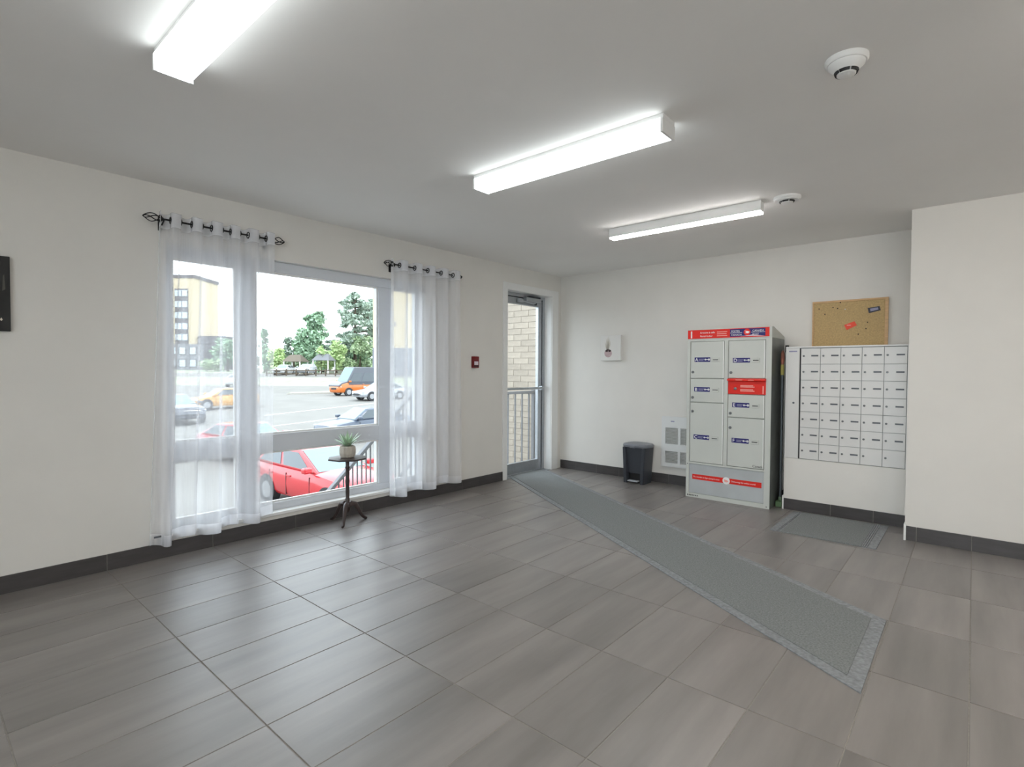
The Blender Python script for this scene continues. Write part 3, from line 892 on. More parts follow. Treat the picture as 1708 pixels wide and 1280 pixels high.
# ------------------------------------------------------------------ side table and plant
TC = Vector((0.175, -3.150, 0))
tb = thing('side_table', 'small dark wooden pedestal table with octagonal top by the window', 'table', TC)
zt_ = 0.512
oct_ = [(TC.x + 0.155 * math.cos(PI / 8 + i * PI / 4 + 0.2), TC.y + 0.155 * math.sin(PI / 8 + i * PI / 4 + 0.2), zt_) for i in range(8)]
MB().prism(oct_, (0, 0, 0.013)).build('table_top', M['table'], tb, bevel=0.003)
MB().lathe((TC.x, TC.y, 0), [(0.012, 0.085), (0.020, 0.095), (0.024, 0.12), (0.022, 0.155), (0.016, 0.165), (0.018, 0.19), (0.014, 0.2), (0.016, 0.25), (0.0145, 0.3), (0.0185, 0.335), (0.0145, 0.36), (0.0165, 0.40), (0.0135, 0.43), (0.020, 0.445), (0.014, 0.46), (0.016, 0.49), (0.045, 0.505), (0.048, 0.512)], 18).build('column', M['table'], tb, smooth=True)
for ang in (math.atan2(-0.05, -0.15), math.atan2(-0.115, 0.115), math.atan2(0.155, 0.02)):
    d = Vector((math.cos(ang), math.sin(ang), 0))
    prof = [(0.012, 0.130, 0.022), (0.035, 0.152, 0.022), (0.064, 0.142, 0.020), (0.088, 0.106, 0.017), (0.108, 0.064, 0.014), (0.130, 0.030, 0.012), (0.150, 0.014, 0.013), (0.166, 0.010, 0.009)]
    MB().tube([(TC.x + d.x * a, TC.y + d.y * a, z) for a, z, r in prof], [r for a, z, r in prof], 10).build('leg', M['table'], tb, smooth=True)
PZ = zt_ + 0.013
PC = Vector((0.165, -3.142, PZ))
pp = thing('potted_succulent', 'spiky green succulent in a ribbed beige pot on the side table', 'plant', PC)
ring = []
prof = [(0.045, 0.0), (0.056, 0.006), (0.063, 0.03), (0.064, 0.06), (0.060, 0.085), (0.050, 0.093), (0.046, 0.093), (0.046, 0.08)]
rings = []
for r, h in prof:
    rings.append([(PC.x + r * (1 - 0.07 * (i % 4 == 0)) * math.cos(i * PI / 28), PC.y + r * (1 - 0.07 * (i % 4 == 0)) * math.sin(i * PI / 28), PZ + h) for i in range(56)])
MB().loft(rings).build('pot', M['pot'], pp, smooth=False)
MB().lathe((PC.x, PC.y, PZ), [(0.0455, 0.081), (0.0455, 0.086)], 24).build('soil', M['soil'], pp)
random.seed(3)
for i in range(30):
    a = i * 2.39996
    tilt = 0.2 + 1.05 * (i / 30) + random.uniform(-0.08, 0.08)
    Ln = random.uniform(0.115, 0.155) if i > 3 else 0.11
    pts, rs_ = [], []
    for k in range(6):
        s = k / 5
        th = tilt * (0.85 + 0.25 * s)
        hr = Ln * s * math.sin(th) + 0.006
        pts.append(Vector((PC.x + math.cos(a) * hr, PC.y + math.sin(a) * hr, PZ + 0.082 + Ln * s * math.cos(th))))
        rs_.append([0.006, 0.0105, 0.0105, 0.0085, 0.005, 0.0006][k])
    side = Vector((-math.sin(a), math.cos(a), 0))
    rings = []
    for p, w in zip(pts, rs_):
        out = Vector((math.cos(a), math.sin(a), 0.3)).normalized()
        rings.append([p + side * w, p - out * w * 0.15, p - side * w, p + out * w * 0.45])
    MB().loft(rings).build('leaf', M['leaf'], pp, smooth=True)

# ------------------------------------------------------------------ curtains
def rod(y0, y1, z, label):
    x = 0.075
    t = thing('curtain_rod', label, 'curtain rod', (0, (y0 + y1) / 2, z), 'curtain rods')
    MB().tube([(x, y0 + 0.1, z), (x, y1 - 0.1, z)], 0.006, 10).build('rod', M['black_metal'], t, smooth=True)
    for a, sgn in ((y0 + 0.1, -1), (y1 - 0.1, 1)):
        f = MB()
        for k in range(4):
            path = []
            for i in range(9):
                s = i / 8
                q = k * PI / 2 + s * 2.2
                rr = 0.024 * math.sin(PI * s) ** 0.8 + 0.002
                path.append((x + rr * math.cos(q), a + sgn * s * 0.1, z + rr * math.sin(q)))
            f.tube(path, 0.0032, 6)
        fo = f.build('finial', M['black_metal'], t, smooth=True)
        MB().lathe((x, a, z), [(0.011, -0.008), (0.012, 0), (0.011, 0.008)], 12, 'y').build('collar', M['black_metal'], fo, smooth=True)
        MB().tube([(0.0, a - sgn * 0.012, z - 0.03), (0.04, a - sgn * 0.012, z - 0.028), (x, a - sgn * 0.012, z - 0.01), (x, a - sgn * 0.012, z)], 0.005, 8).build('bracket', M['black_metal'], t, smooth=True)
        bx('bracket_plate', M['black_metal'], t, (0, 0.004, a - sgn * 0.012 - 0.012, a - sgn * 0.012 + 0.012, z - 0.06, z + 0.01), 0.001)
    return t

def curtain(y0t, y1t, y0b, y1b, z, zb0, zb1, nf, phase, seed, label, amp, fabm):
    rnd = random.Random(seed)
    ph = [rnd.uniform(-0.35, 0.35) for _ in range(nf * 2 + 2)]
    dr = [rnd.uniform(-0.5, 0.5) for _ in range(nf * 2 + 2)]
    am = [rnd.uniform(0.75, 1.25) for _ in range(nf * 2 + 2)]
    t = thing('sheer_curtain', label, 'curtain', (0.075, (y0b + y1b) / 2, min(zb0, zb1)), 'sheer curtains')
    NU, NV = nf * 22, 34
    zt = z + 0.048
    def ev(arr, u):
        k = u * nf * 2
        i = int(k)
        s = k - i
        s = s * s * (3 - 2 * s)
        return arr[min(i, len(arr) - 1)] * (1 - s) + arr[min(i + 1, len(arr) - 1)] * s
    def pt(u, v):
        """v 0 top, 1 bottom"""
        uu = u
        a = 2 * PI * nf * uu + phase + ev(ph, u) + ev(dr, u) * v * 2.0
        A = amp * (0.85 + 0.25 * v) * (1 + (ev(am, u) - 1) * v)
        x = 0.075 + A * math.sin(a) + 0.006 * math.sin(a * 2 + 4 * v)
        zb = zb0 + (zb1 - zb0) * u + 0.018 * math.sin(a * 0.5 + 1.0) + 0.01 * math.sin(a)
        zz = zt + (zb - zt) * v
        y = (y0t + (y1t - y0t) * u) * (1 - v) + (y0b + (y1b - y0b) * u) * v
        y -= 0.0115 * math.sin(a * 2) * (1.0 - 0.25 * v)
        if v < 0.02:
            zz -= 0.004 * (1 - math.cos(2 * a))
        return Vector((max(x, 0.012), y, zz))
    m = MB()
    vs = [pt(i / NU, j / NV) for j in range(NV + 1) for i in range(NU + 1)]
    fs = [(j * (NU + 1) + i, j * (NU + 1) + i + 1, (j + 1) * (NU + 1) + i + 1, (j + 1) * (NU + 1) + i) for j in range(NV) for i in range(NU)]
    m.add(vs, fs)
    fab = m.build('fabric', fabm, t, smooth=True)
    for nm, v0, v1 in (('hem', 0.966, 0.999), ('heading', 0.001, 0.046)):
        h = MB()
        vs = [pt(i / NU, v0 + (v1 - v0) * j / 2) + Vector((0.0015, 0, 0)) for j in range(3) for i in range(NU + 1)]
        fs = [(j * (NU + 1) + i, j * (NU + 1) + i + 1, (j + 1) * (NU + 1) + i + 1, (j + 1) * (NU + 1) + i) for j in range(2) for i in range(NU)]
        h.add(vs, fs)
        h.build(nm, M['sheer_hem'] if nm == 'hem' else M['sheer_head'], t, smooth=True)
    # grommet rings where the cloth crosses the rod
    vr = (zt - z) / (zt - (zb0 + zb1) / 2)
    prev = pt(0, vr)
    for i in range(1, NU * 4 + 1):
        cur = pt(i / (NU * 4), vr)
        if (prev.x - 0.075) * (cur.x - 0.075) < 0:
            tv = (cur - prev).normalized()
            nv = tv.cross(Vector((0, 0, 1)))
            MB().torus((0.075, (cur.y + prev.y) / 2, z), nv, 0.020, 0.0045, 18, 6).build('grommet', M['black_metal'], t, smooth=True)
        prev = cur
    return t
rod(-4.50, -3.61, 2.172, 'black curtain rod with twisted cage finials at the left of the window')
cl_ = curtain(-4.425, -3.705, -4.50, -3.72, 2.172, 0.105, 0.15, 6, 2.2, 11, 'white sheer curtain hanging over the left part of the window', 0.052, M['sheer'])
bx('care_tag', M['plate'], cl_, (0.128, 0.130, -4.475, -4.435, 0.172, 0.184))
rod(-2.725, -1.795, 2.160, 'black curtain rod with twisted cage finials at the right of the window')
curtain(-2.655, -1.865, -2.685, -1.86, 2.160, 0.10, 0.125, 5, 2.2, 23, 'white sheer curtain hanging over the right end of the window', 0.060, M['sheer_right'])

# ------------------------------------------------------------------ outside: ground, landing, stair rail, brick wing
GZ = -2.55
FH = Vector((fw.x, fw.y, 0)).normalized()          # the lot runs up a slope away from the building in this direction
RH = Vector((FH.y, -FH.x, 0))
SC = Vector((CAM.x, CAM.y, 0))
def terrain(s):
    pts = [(-20, GZ), (17, GZ), (26, -2.06), (45, -1.28), (56, -1.25), (78, 0.45), (110, 1.0), (260, 2.0)]
    for (a, za), (b, zb) in zip(pts, pts[1:]):
        if s <= b:
            return za + (zb - za) * (s - a) / (b - a)
    return pts[-1][1]
def gp(s, t, dz=0.0):
    p = SC + FH * s + RH * t
    return Vector((p.x, p.y, terrain(s) + dz))
def strip(name, m, s0, s1, t0, t1, ns=12):
    v, f = [], []
    for i in range(ns + 1):
        s = s0 + (s1 - s0) * i / ns
        v += [gp(s, t0), gp(s, t1)]
    f = [(2 * i, 2 * i + 1, 2 * i + 3, 2 * i + 2) for i in range(ns)]
    return struct(MB().add(v, f).build(name, m))
strip('ground_lot', M['asphalt'], -15, 63, -90, 90, 78)
strip('ground_verge', M['grass'], 63, 74, -90, 90, 11)
strip('ground_road', M['asphalt'], 74, 86, -90, 90, 12)
strip('ground_far', M['grass'], 86, 250, -160, 160, 30)

def pixdir(px, s):
    """lateral offset at depth s of the image column px"""
    return (px - 854) / 889.25 * s
def mark(name, s0, px0, s1, px1, w, m, h=0.012, n=10):
    a, b = (s0, pixdir(px0, s0)), (s1, pixdir(px1, s1))
    v = []
    for i in range(n + 1):
        k = i / n
        s, t = a[0] + (b[0] - a[0]) * k, a[1] + (b[1] - a[1]) * k
        v.append((s, t))
    dx, dy = b[0] - a[0], b[1] - a[1]
    L = math.hypot(dx, dy)
    nx, ny = -dy / L * w / 2, dx / L * w / 2
    rings = []
    for s, t in v:
        rings.append([gp(s + nx, t + ny, -0.02), gp(s - nx, t - ny, -0.02), gp(s - nx, t - ny, h), gp(s + nx, t + ny, h)])
    return struct(MB().loft(rings).build(name, m))
mark('parking_line', 34, 440, 43, 640, 0.14, M['line'])
mark('parking_line', 29, 440, 36, 640, 0.14, M['line'])
mark('parking_line', 26, 470, 29, 560, 0.14, M['line'])
mark('kerb_strip', 52.5, 478, 56, 600, 0.25, M['concrete'], 0.16)
mark('grass_strip', 54.2, 484, 58, 605, 2.2, M['grass'], 0.12)

ld = struct(bx('landing', M['concrete'], None, (-1.25, -0.2, -1.50, 0.90, -0.32, -0.21)))
RX = -1.1
rl = thing('stair_railing', 'grey metal railing running down the outside stairs past the window', 'railing', (RX, -2.0, GZ))
rb0, rb1 = (-1.51, 0.955), (-4.9, -2.12 + 0.9)
def rz(y):
    return 0.955 + (y + 1.51) * (0.955 + 0.037) / (2.599 - 1.51)
yend = -1.51 - (0.955 - (GZ + 0.93)) * (2.599 - 1.51) / 0.992
MB().prism([(RX - 0.03, -1.51, rz(-1.51) - 0.05), (RX - 0.03, -1.51, rz(-1.51)), (RX - 0.03, yend, rz(yend)), (RX - 0.03, yend, rz(yend) - 0.05)], (0.06, 0, 0)).build('handrail', M['rail'], rl, bevel=0.006)
MB().prism([(RX - 0.02, -1.51, rz(-1.51) - 0.86), (RX - 0.02, -1.51, rz(-1.51) - 0.82), (RX - 0.02, yend, rz(yend) - 0.82), (RX - 0.02, yend, rz(yend) - 0.86)], (0.04, 0, 0)).build('bottom_rail', M['rail'], rl)
y = -1.62
while y > yend + 0.05:
    bx('baluster', M['rail'], rl, (RX - 0.006, RX + 0.006, y - 0.006, y + 0.006, rz(y) - 0.83, rz(y) - 0.04))
    y -= 0.056
bx('post', M['rail'], rl, (RX - 0.025, RX + 0.025, yend - 0.025, yend + 0.025, GZ, rz(yend)))
bx('post', M['rail'], rl, (RX - 0.025, RX + 0.025, -1.50, -1.45, -0.21, 0.97))
lr = thing('landing_railing', 'grey metal railing round the landing outside the glass door', 'railing', (RX, -0.3, -0.21))
bx('top_rail', M['rail'], lr, (RX - 0.03, RX + 0.03, -1.44, 0.86, 0.885, 0.925), 0.006)
bx('bottom_rail', M['rail'], lr, (RX - 0.02, RX + 0.02, -1.44, 0.86, -0.17, -0.13))
y = 0.72
while y > -1.4:
    bx('baluster', M['rail'], lr, (RX - 0.009, RX + 0.009, y - 0.009, y + 0.009, -0.13, 0.885))
    y -= 0.158
bx('post', M['rail'], lr, (RX - 0.025, RX + 0.025, 0.81, 0.86, -0.21, 0.94))
sr = struct(bx('stair_stringer', M['concrete'], None, (RX - 0.04, RX + 0.0, -1.56, -1.5, -0.5, -0.21)))
for i in range(11):
    zz = -0.21 - (i + 1) * (abs(GZ) - 0.21) / 12
    yy = -1.5 - i * 0.205
    struct(bx('stair_step', M['concrete'], None, (RX - 0.08, -0.25, yy - 0.235, yy, zz - 0.06, zz)))

# brick wing beyond the landing
wg = struct(bx('wall_wing', M['mortar'], None, (-2.06, -0.2, 0.906, 1.15, GZ, 5.0)))
bme = bpy.data.meshes.new('brick')
bl, bh, bt = 0.3, 0.0925, 0.012
mbk = MB().box(-bl / 2 + 0.0045, bl / 2 - 0.0045, -0.003, bt, -bh / 2 + 0.0045, bh / 2 - 0.0045)
bme.from_pydata(mbk.v, [], mbk.f)
def brick_material():
    m = mat('brick_cream', rgo(194, 182, 166), 0.85, noise=0.08, nscale=14, bump=0.4, bscale=120)
    n, l = m.node_tree.nodes, m.node_tree.links
    p = n['Principled BSDF']
    oi = n.new('ShaderNodeObjectInfo')
    mr = n.new('ShaderNodeMapRange')
    mr.inputs['To Min'].default_value = 0.9
    mr.inputs['To Max'].default_value = 1.06
    l.new(oi.outputs['Random'], mr.inputs['Value'])
    hv = n.new('ShaderNodeHueSaturation')
    src = p.inputs['Base Color'].links[0].from_socket
    l.new(src, hv.inputs['Color'])
    l.new(mr.outputs['Result'], hv.inputs['Value'])
    l.new(hv.outputs['Color'], p.inputs['Base Color'])
    return m
bme.materials.append(brick_material())
for r in range(36):
    for c in range(6):
        o = bpy.data.objects.new('brick', bme)
        COL.objects.link(o)
        o.location = (-0.36 - c * bl - (0.15 if r % 2 else 0), 0.903 + random.uniform(-0.001, 0.001), -0.75 + r * bh)
        o.parent = wg

# ------------------------------------------------------------------ vehicles
def car(name, label, cat, paint, kind, loc, heading, glass=None, upper=None, scale=1.0):
    K = {'sedan': dict(L=4.6, w=0.90, st=[(2.30, .38, .58, .62), (2.22, .28, .70, .84), (2.0, .24, .76, .95), (0.95, .2, .93, 1.0), (-1.2, .2, .97, 1.0), (-1.95, .24, 1.02, .96), (-2.2, .3, .98, .88), (-2.3, .42, .8, .7)],
                       base=(1.05, -1.95, 0.93, 1.0), roof=(0.2, -1.05, 1.44), wh=(1.38, -1.38, 0.33)),
         'suv': dict(L=4.5, w=0.92, st=[(2.45, .42, .66, .66), (2.36, .32, .84, .86), (2.15, .28, .94, .96), (1.0, .26, 1.06, 1.0), (-1.4, .26, 1.10, 1.0), (-2.0, .3, 1.12, .96), (-2.18, .36, 1.05, .9), (-2.25, .48, .85, .75)],
                     base=(1.05, -2.1, 1.05, 1.12), roof=(-0.15, -1.65, 1.58), wh=(1.58, -1.36, 0.36)),
         'van': dict(L=6.0, w=1.0, st=[(3.0, .45, .85, .72), (2.9, .32, 1.05, .9), (2.65, .3, 1.15, .97), (2.0, .3, 1.30, 1.0), (-2.9, .3, 1.30, 1.0), (-3.0, .4, 1.25, .97)],
                     base=(2.15, -2.98, 1.28, 1.28), roof=(1.25, -2.95, 2.75), wh=(2.0, -1.75, 0.36))}[kind]
    w = K['w']
    t = thing(name, label, cat, (0, 0, 0))
    rings = []
    for x, zb, zt2, hw in K['st']:
        h = hw * w
        zm = (zb + zt2) / 2
        half = [(0.55 * h, zb), (0.9 * h, zb + 0.03), (0.985 * h, zb + 0.14), (h, zm), (0.985 * h, zt2 - 0.14), (0.93 * h, zt2 - 0.03), (0.8 * h, zt2), (0.4 * h, zt2 + 0.025)]
        rings.append([(x, y, z) for y, z in half] + [(x, -y, z) for y, z in reversed(half)])
    MB().loft(rings).build('body', paint, t, smooth=True)
    xf, xr, zf, zr = K['base']
    rf, rr, zrf = K['roof']
    wb, wr = w * 0.93, w * (0.88 if kind == 'van' else 0.70)
    b = [Vector((xf, wb, zf - .02)), Vector((xf, -wb, zf - .02)), Vector((xr, -wb, zr - .02)), Vector((xr, wb, zr - .02))]
    r = [Vector((rf, wr, zrf)), Vector((rf, -wr, zrf)), Vector((rr, -wr, zrf)), Vector((rr, wr, zrf))]
    mb = MB()
    mb.add(b + r, [(3, 2, 1, 0), (4, 5, 6, 7), (0, 1, 5, 4), (1, 2, 6, 5), (2, 3, 7, 6), (3, 0, 4, 7)])
    mb.build('cabin', upper or paint, t, bevel=0.07, seg=3, smooth=True)
    def pane(nm, q, u0, u1, v0, v1, m):
        """q: bottom-left, bottom-right, top-right, top-left"""
        def P(u, v):
            lo = q[0].lerp(q[1], u)
            hi = q[3].lerp(q[2], u)
            return lo.lerp(hi, v)
        pts = [P(u0, v0), P(u1, v0), P(u1, v1), P(u0, v1)]
        n = (pts[1] - pts[0]).cross(pts[3] - pts[0]).normalized()
        cen = sum(pts, Vector()) / 4
        if n.dot(cen - Vector((-.4, 0, 1.0))) < 0:
            n = -n
        MB().prism([p - n * 0.01 for p in pts], n * 0.022).build(nm, m, t)
    gm = glass or M['car_glass']
    pane('windshield', [b[1], b[0], r[0], r[1]], .07, .93, .08, .93, M['windshield'])
    pane('rear_window', [b[3], b[2], r[2], r[3]], .1, .9, .15, .88, gm)
    cuts = ((.06, .44), (.49, .93)) if kind != 'van' else ((.03, .37), (.39, .70), (.74, .96))
    for q in ([b[3], b[0], r[0], r[3]], [b[2], b[1], r[1], r[2]]):
        for u0, u1 in cuts:
            pane('side_window', q, u0, u1, .12 if kind != 'van' else .08, .84 if kind != 'van' else .62, gm)
    for x in K['wh'][:2]:
        for s in (1, -1):
            R = K['wh'][2]
            MB().lathe((x, s * (w - 0.10), R + 0.02), [(R + 0.06, -0.107), (R + 0.06, 0.107)], 24, 'y').build('wheel_arch', M['trim_black'], t)
            wl_ = MB().lathe((x, s * (w - 0.10), R), [(R - 0.05, -0.112), (R, -0.09), (R, 0.09), (R - 0.05, 0.112)], 24, 'y').build('wheel', M['tyre'], t, smooth=True)
            MB().lathe((x, s * (w - 0.10), R), [(R * 0.66, -0.118), (R * 0.66, 0.118)], 16, 'y').build('rim', M['rim'], wl_)
    if kind == 'van':
        MB().loft([[(x_, sy * w * .9, zz) for sy, zz in ((1, z0_), (1, z1_), (-1, z1_), (-1, z0_))] for x_, z0_, z1_ in ((3.0, .88, 1.02), (2.7, .95, 1.23), (2.05, 1.0, 1.40))]).build('hood', upper, t, bevel=0.05, seg=2)
        for s in (1, -1):
            bx('waist_panel', upper, t, (-2.95, 2.0, min(s * w * .9, s * (w + .012)), max(s * w * .9, s * (w + .012)), 1.05, 1.29), 0.01)
    xm = K['st'][2][0]
    zl = (K['st'][1][1] + K['st'][1][2]) / 2 + 0.12
    for s in (1, -1):
        bx('headlamp', M['lamp_glass'], t, (xm - 0.08, xm + 0.20, min(s * w * .58, s * w * .93), max(s * w * .58, s * w * .93), zl, zl + 0.13), 0.04)
        mx = xf - 0.22
        bx('mirror', paint, t, (mx - 0.09, mx + 0.09, min(s * w * .96, s * (w + .2)), max(s * w * .96, s * (w + .2)), zf + 0.02, zf + 0.17), 0.04)
        for hx in ((xf - 1.25, xf - 2.2) if kind != 'van' else (0.4,)):
            bx('door_handle', paint, t, (hx - 0.1, hx + 0.1, min(s * w * .97, s * (w * 1.0 + .018)), max(s * w * .97, s * (w * 1.0 + .018)), zf - 0.19, zf - 0.15), 0.008)
        for hx in ((xf - 0.25, xf - 1.38, xf - 2.25) if kind != 'van' else (1.6, 0.5)):
            bx('door_seam', M['trim_black'], t, (hx - 0.006, hx + 0.006, min(s * w * .9, s * (w * 1.0 + .003)), max(s * w * .9, s * (w * 1.0 + .003)), 0.36, zf - 0.10))
    bx('grille', M['trim_black'], t, (xm + 0.02, K['L'] / 2 + 0.005, -w * .45, w * .45, zl - 0.22, zl - 0.02), 0.02)
    t.location = loc
    t.rotation_euler = (0, 0, heading)
    return t
def onlot(x, y):
    p = Vector((x, y, 0))
    return Vector((x, y, terrain((p - SC).dot(FH))))
def at(px, s, dz=0.0):
    return gp(s, pixdir(px, s), dz)
P_red = mat('car_paint_red', rgo(214, 44, 52), 0.25, coat=0.6)
P_red2 = mat('car_paint_crimson', rgo(206, 40, 56), 0.25, coat=0.6)
P_dark = mat('car_paint_slate', rgo(84, 96, 114), 0.3, coat=0.3)
P_silver = mat('car_paint_silver', rgo(196, 200, 206), 0.25, 0.3, coat=0.5)
P_white = mat('car_paint_white', rgo(235, 236, 236), 0.3, coat=0.4)
P_black = mat('car_paint_charcoal', rgo(72, 78, 92), 0.25, coat=0.6)
P_orange = mat('van_paint_orange', rgo(232, 124, 46), 0.3, coat=0.4)
P_vang = mat('van_paint_graphite', rgo(84, 90, 100), 0.3, coat=0.4)
P_yel = mat('car_paint_amber', rgo(232, 170, 70), 0.3, coat=0.4)
car('car', 'red crossover parked nose-in just outside the lower window pane', 'car', P_red, 'suv', onlot(-9.97, 2.37), 0.06)
car('car', 'red sedan parked further out, half behind the left sheer curtain', 'car', P_red2, 'sedan', onlot(-17.6, 3.6), 0.25)
car('car', 'slate-blue sedan parked side-on at the right of the centre pane', 'car', P_dark, 'sedan', onlot(-18.6, 9.45), -PI / 2)
car('car', 'silver sedan parked beside the orange van', 'car', P_silver, 'sedan', onlot(-34.15, 21.35), -PI / 2 - 0.02)
car('van', 'tall orange and graphite van parked across the lot', 'van', P_orange, 'van', onlot(-41.8, 24.5), -PI / 2 + 0.02, upper=P_vang)
car('car', 'charcoal sport utility vehicle behind the left sheer curtain', 'car', P_black, 'suv', at(292, 31), 0.0)
car('car', 'amber sedan seen through the left sheer curtain', 'car', P_yel, 'sedan', at(372, 38), -PI / 2)
car('car', 'white sedan far across the lot behind the left sheer curtain', 'car', P_white, 'sedan', at(400, 62), 2.4)
car('car', 'white car parked head-on by the far fence, left of the two', 'car', P_white, 'sedan', at(474, 79), math.atan2(-FH.y, -FH.x))
car('car', 'pale silver car parked head-on by the far fence, right of the two', 'car', P_silver, 'suv', at(511, 79), math.atan2(-FH.y, -FH.x))

# ------------------------------------------------------------------ far buildings
def facing(px, s):
    p = at(px, s)
    return p, math.atan2(FH.y, FH.x) - PI / 2       # local +y points away from the viewer
def tower():
    p, ang = facing(300, 112)
    t = thing('tower_block', 'beige and grey apartment tower behind the left sheer curtain', 'building', (0, 0, 0))
    Wd, Hh = 9.0, 19.2
    bx('wall', M['bld_beige'], t, (-6.5, 3.2, 0, 9, 5.4, Hh))
    bx('base_wall', M['bld_grey'], t, (-6.5, 4.4, -0.3, 9, 0, 5.4))
    bx('roof_cap', M['bld_dark'], t, (-6.6, 3.4, -0.15, 9.1, Hh, Hh + 0.7))
    bx('side_wing', M['bld_dark'], t, (3.2, 9.0, 1.0, 9, 0, 7.2))
    bx('window_recess', M['bld_dark'], t, (-0.9, 1.9, -0.08, 0.1, 5.4, 17.0))
    for i in range(5):
        z = 6.2 + i * 2.3
        f = bx('window', M['bld_grey'], t, (-0.85, 1.85, -0.16, -0.07, z - 0.05, z + 1.35))
        bx('pane', M['bld_glass'], f, (-0.75, 0.5, -0.2, -0.15, z + 0.05, z + 1.25))
        bx('pane', M['bld_glass'], f, (0.75, 1.75, -0.2, -0.15, z + 0.05, z + 1.25))
    for z in (0.6, 3.2):
        for x in (-1.2, 0.8, 3.0):
            f = bx('window', M['bld_dark'], t, (x - 0.7, x + 0.7, -0.4, -0.28, z, z + 1.6))
            bx('pane', M['bld_glass'], f, (x - 0.6, x + 0.6, -0.44, -0.39, z + 0.1, z + 1.5))
    t.location = p
    t.rotation_euler = (0, 0, ang)
tower()
def block():
    p, ang = facing(622, 78)
    t = thing('apartment_block', 'pale beige block with grey ground floor at the right of the view', 'building', (0, 0, 0))
    bx('wall', M['bld_beige'], t, (0, 14, 0, 12, 4.0, 17.5))
    bx('base_wall', M['bld_grey'], t, (-0.05, 14, -0.05, 12, 0, 4.0))
    bx('roof_cap', M['bld_dark'], t, (-0.2, 14, -0.2, 12, 17.5, 18.0))
    bx('wall_vent', M['bld_grey'], t, (3.0, 3.4, -0.05, 0.0, 7.2, 7.8))
    for x in (6.5, 10.0):
        for z in (1.2, 5.0, 8.2, 11.4, 14.6):
            f = bx('window', M['bld_dark'], t, (x - 0.8, x + 0.8, -0.1, 0.02, z, z + 1.5))
            bx('pane', M['bld_glass'], f, (x - 0.7, x + 0.7, -0.14, -0.09, z + 0.1, z + 1.4))
    t.location = p
    t.rotation_euler = (0, 0, ang)
block()

# shelters, fence, lamp post at the far side
def shelter(px, s, w, h, label, roofm):
    p, ang = facing(px, s)
    t = thing('picnic_shelter', label, 'shelter', (0, 0, 0))
    MB().prism([(-w / 2, -1.6, h), (w / 2, -1.6, h), (w * 0.3, -0.3, h + 1.0), (-w * 0.3, -0.3, h + 1.0)], (0, 0.1, 0.02)).build('roof_front', roofm, t)
    MB().add([(-w / 2, -1.6, h), (w / 2, -1.6, h), (w / 2, 2, h), (-w / 2, 2, h), (-w * .25, 0, h + 1.1), (w * .25, 0, h + 1.1), (w * .25, .4, h + 1.1), (-w * .25, .4, h + 1.1)],
             [(3, 2, 1, 0), (4, 5, 6, 7), (0, 1, 5, 4), (1, 2, 6, 5), (2, 3, 7, 6), (3, 0, 4, 7)]).build('roof', roofm, t)
    for x in (-w * .42, w * .42):
        for y in (-1.4, 1.8):
            bx('post', M['white'], t, (x - 0.08, x + 0.08, y - 0.08, y + 0.08, 0, h))
    t.location = p
    t.rotation_euler = (0, 0, ang)
shelter(493, 85, 3.0, 1.9, 'dark-roofed picnic shelter between the two far parked cars', mat('shelter_roof_brown', rgo(120, 110, 96), 0.8))
shelter(540, 86, 2.8, 2.1, 'grey-roofed picnic shelter behind the far fence', mat('shelter_roof_grey', rgo(140, 142, 146), 0.8))
p, ang = facing(515, 76)
fe = thing('fence', 'low dark post-and-rail fence along the far road', 'fence', (0, 0, 0))
for i in range(11):
    x = -6 + i * 1.4
    bx('post', M['trunk'], fe, (x - 0.07, x + 0.07, -0.07, 0.07, 0, 1.0))
bx('rail', M['trunk'], fe, (-6, 8, -0.05, 0.05, 0.25, 0.38))
bx('rail', M['trunk'], fe, (-6, 8, -0.05, 0.05, 0.72, 0.85))
fe.location = p
fe.rotation_euler = (0, 0, ang)
p, ang = facing(435, 84)
lp = thing('lamp_post', 'white lamp post behind the edge of the left sheer curtain', 'lamp post', (0, 0, 0))
MB().tube([(0, 0, 0), (0, 0, 5.2)], [0.22, 0.16], 10).build('pole', M['white'], lp, smooth=True)
MB().lathe((0, 0, 5.2), [(0.3, 0), (0.34, 0.2), (0.1, 0.35)], 12).build('lamp_head', M['white'], lp, smooth=True)
lp.location = p

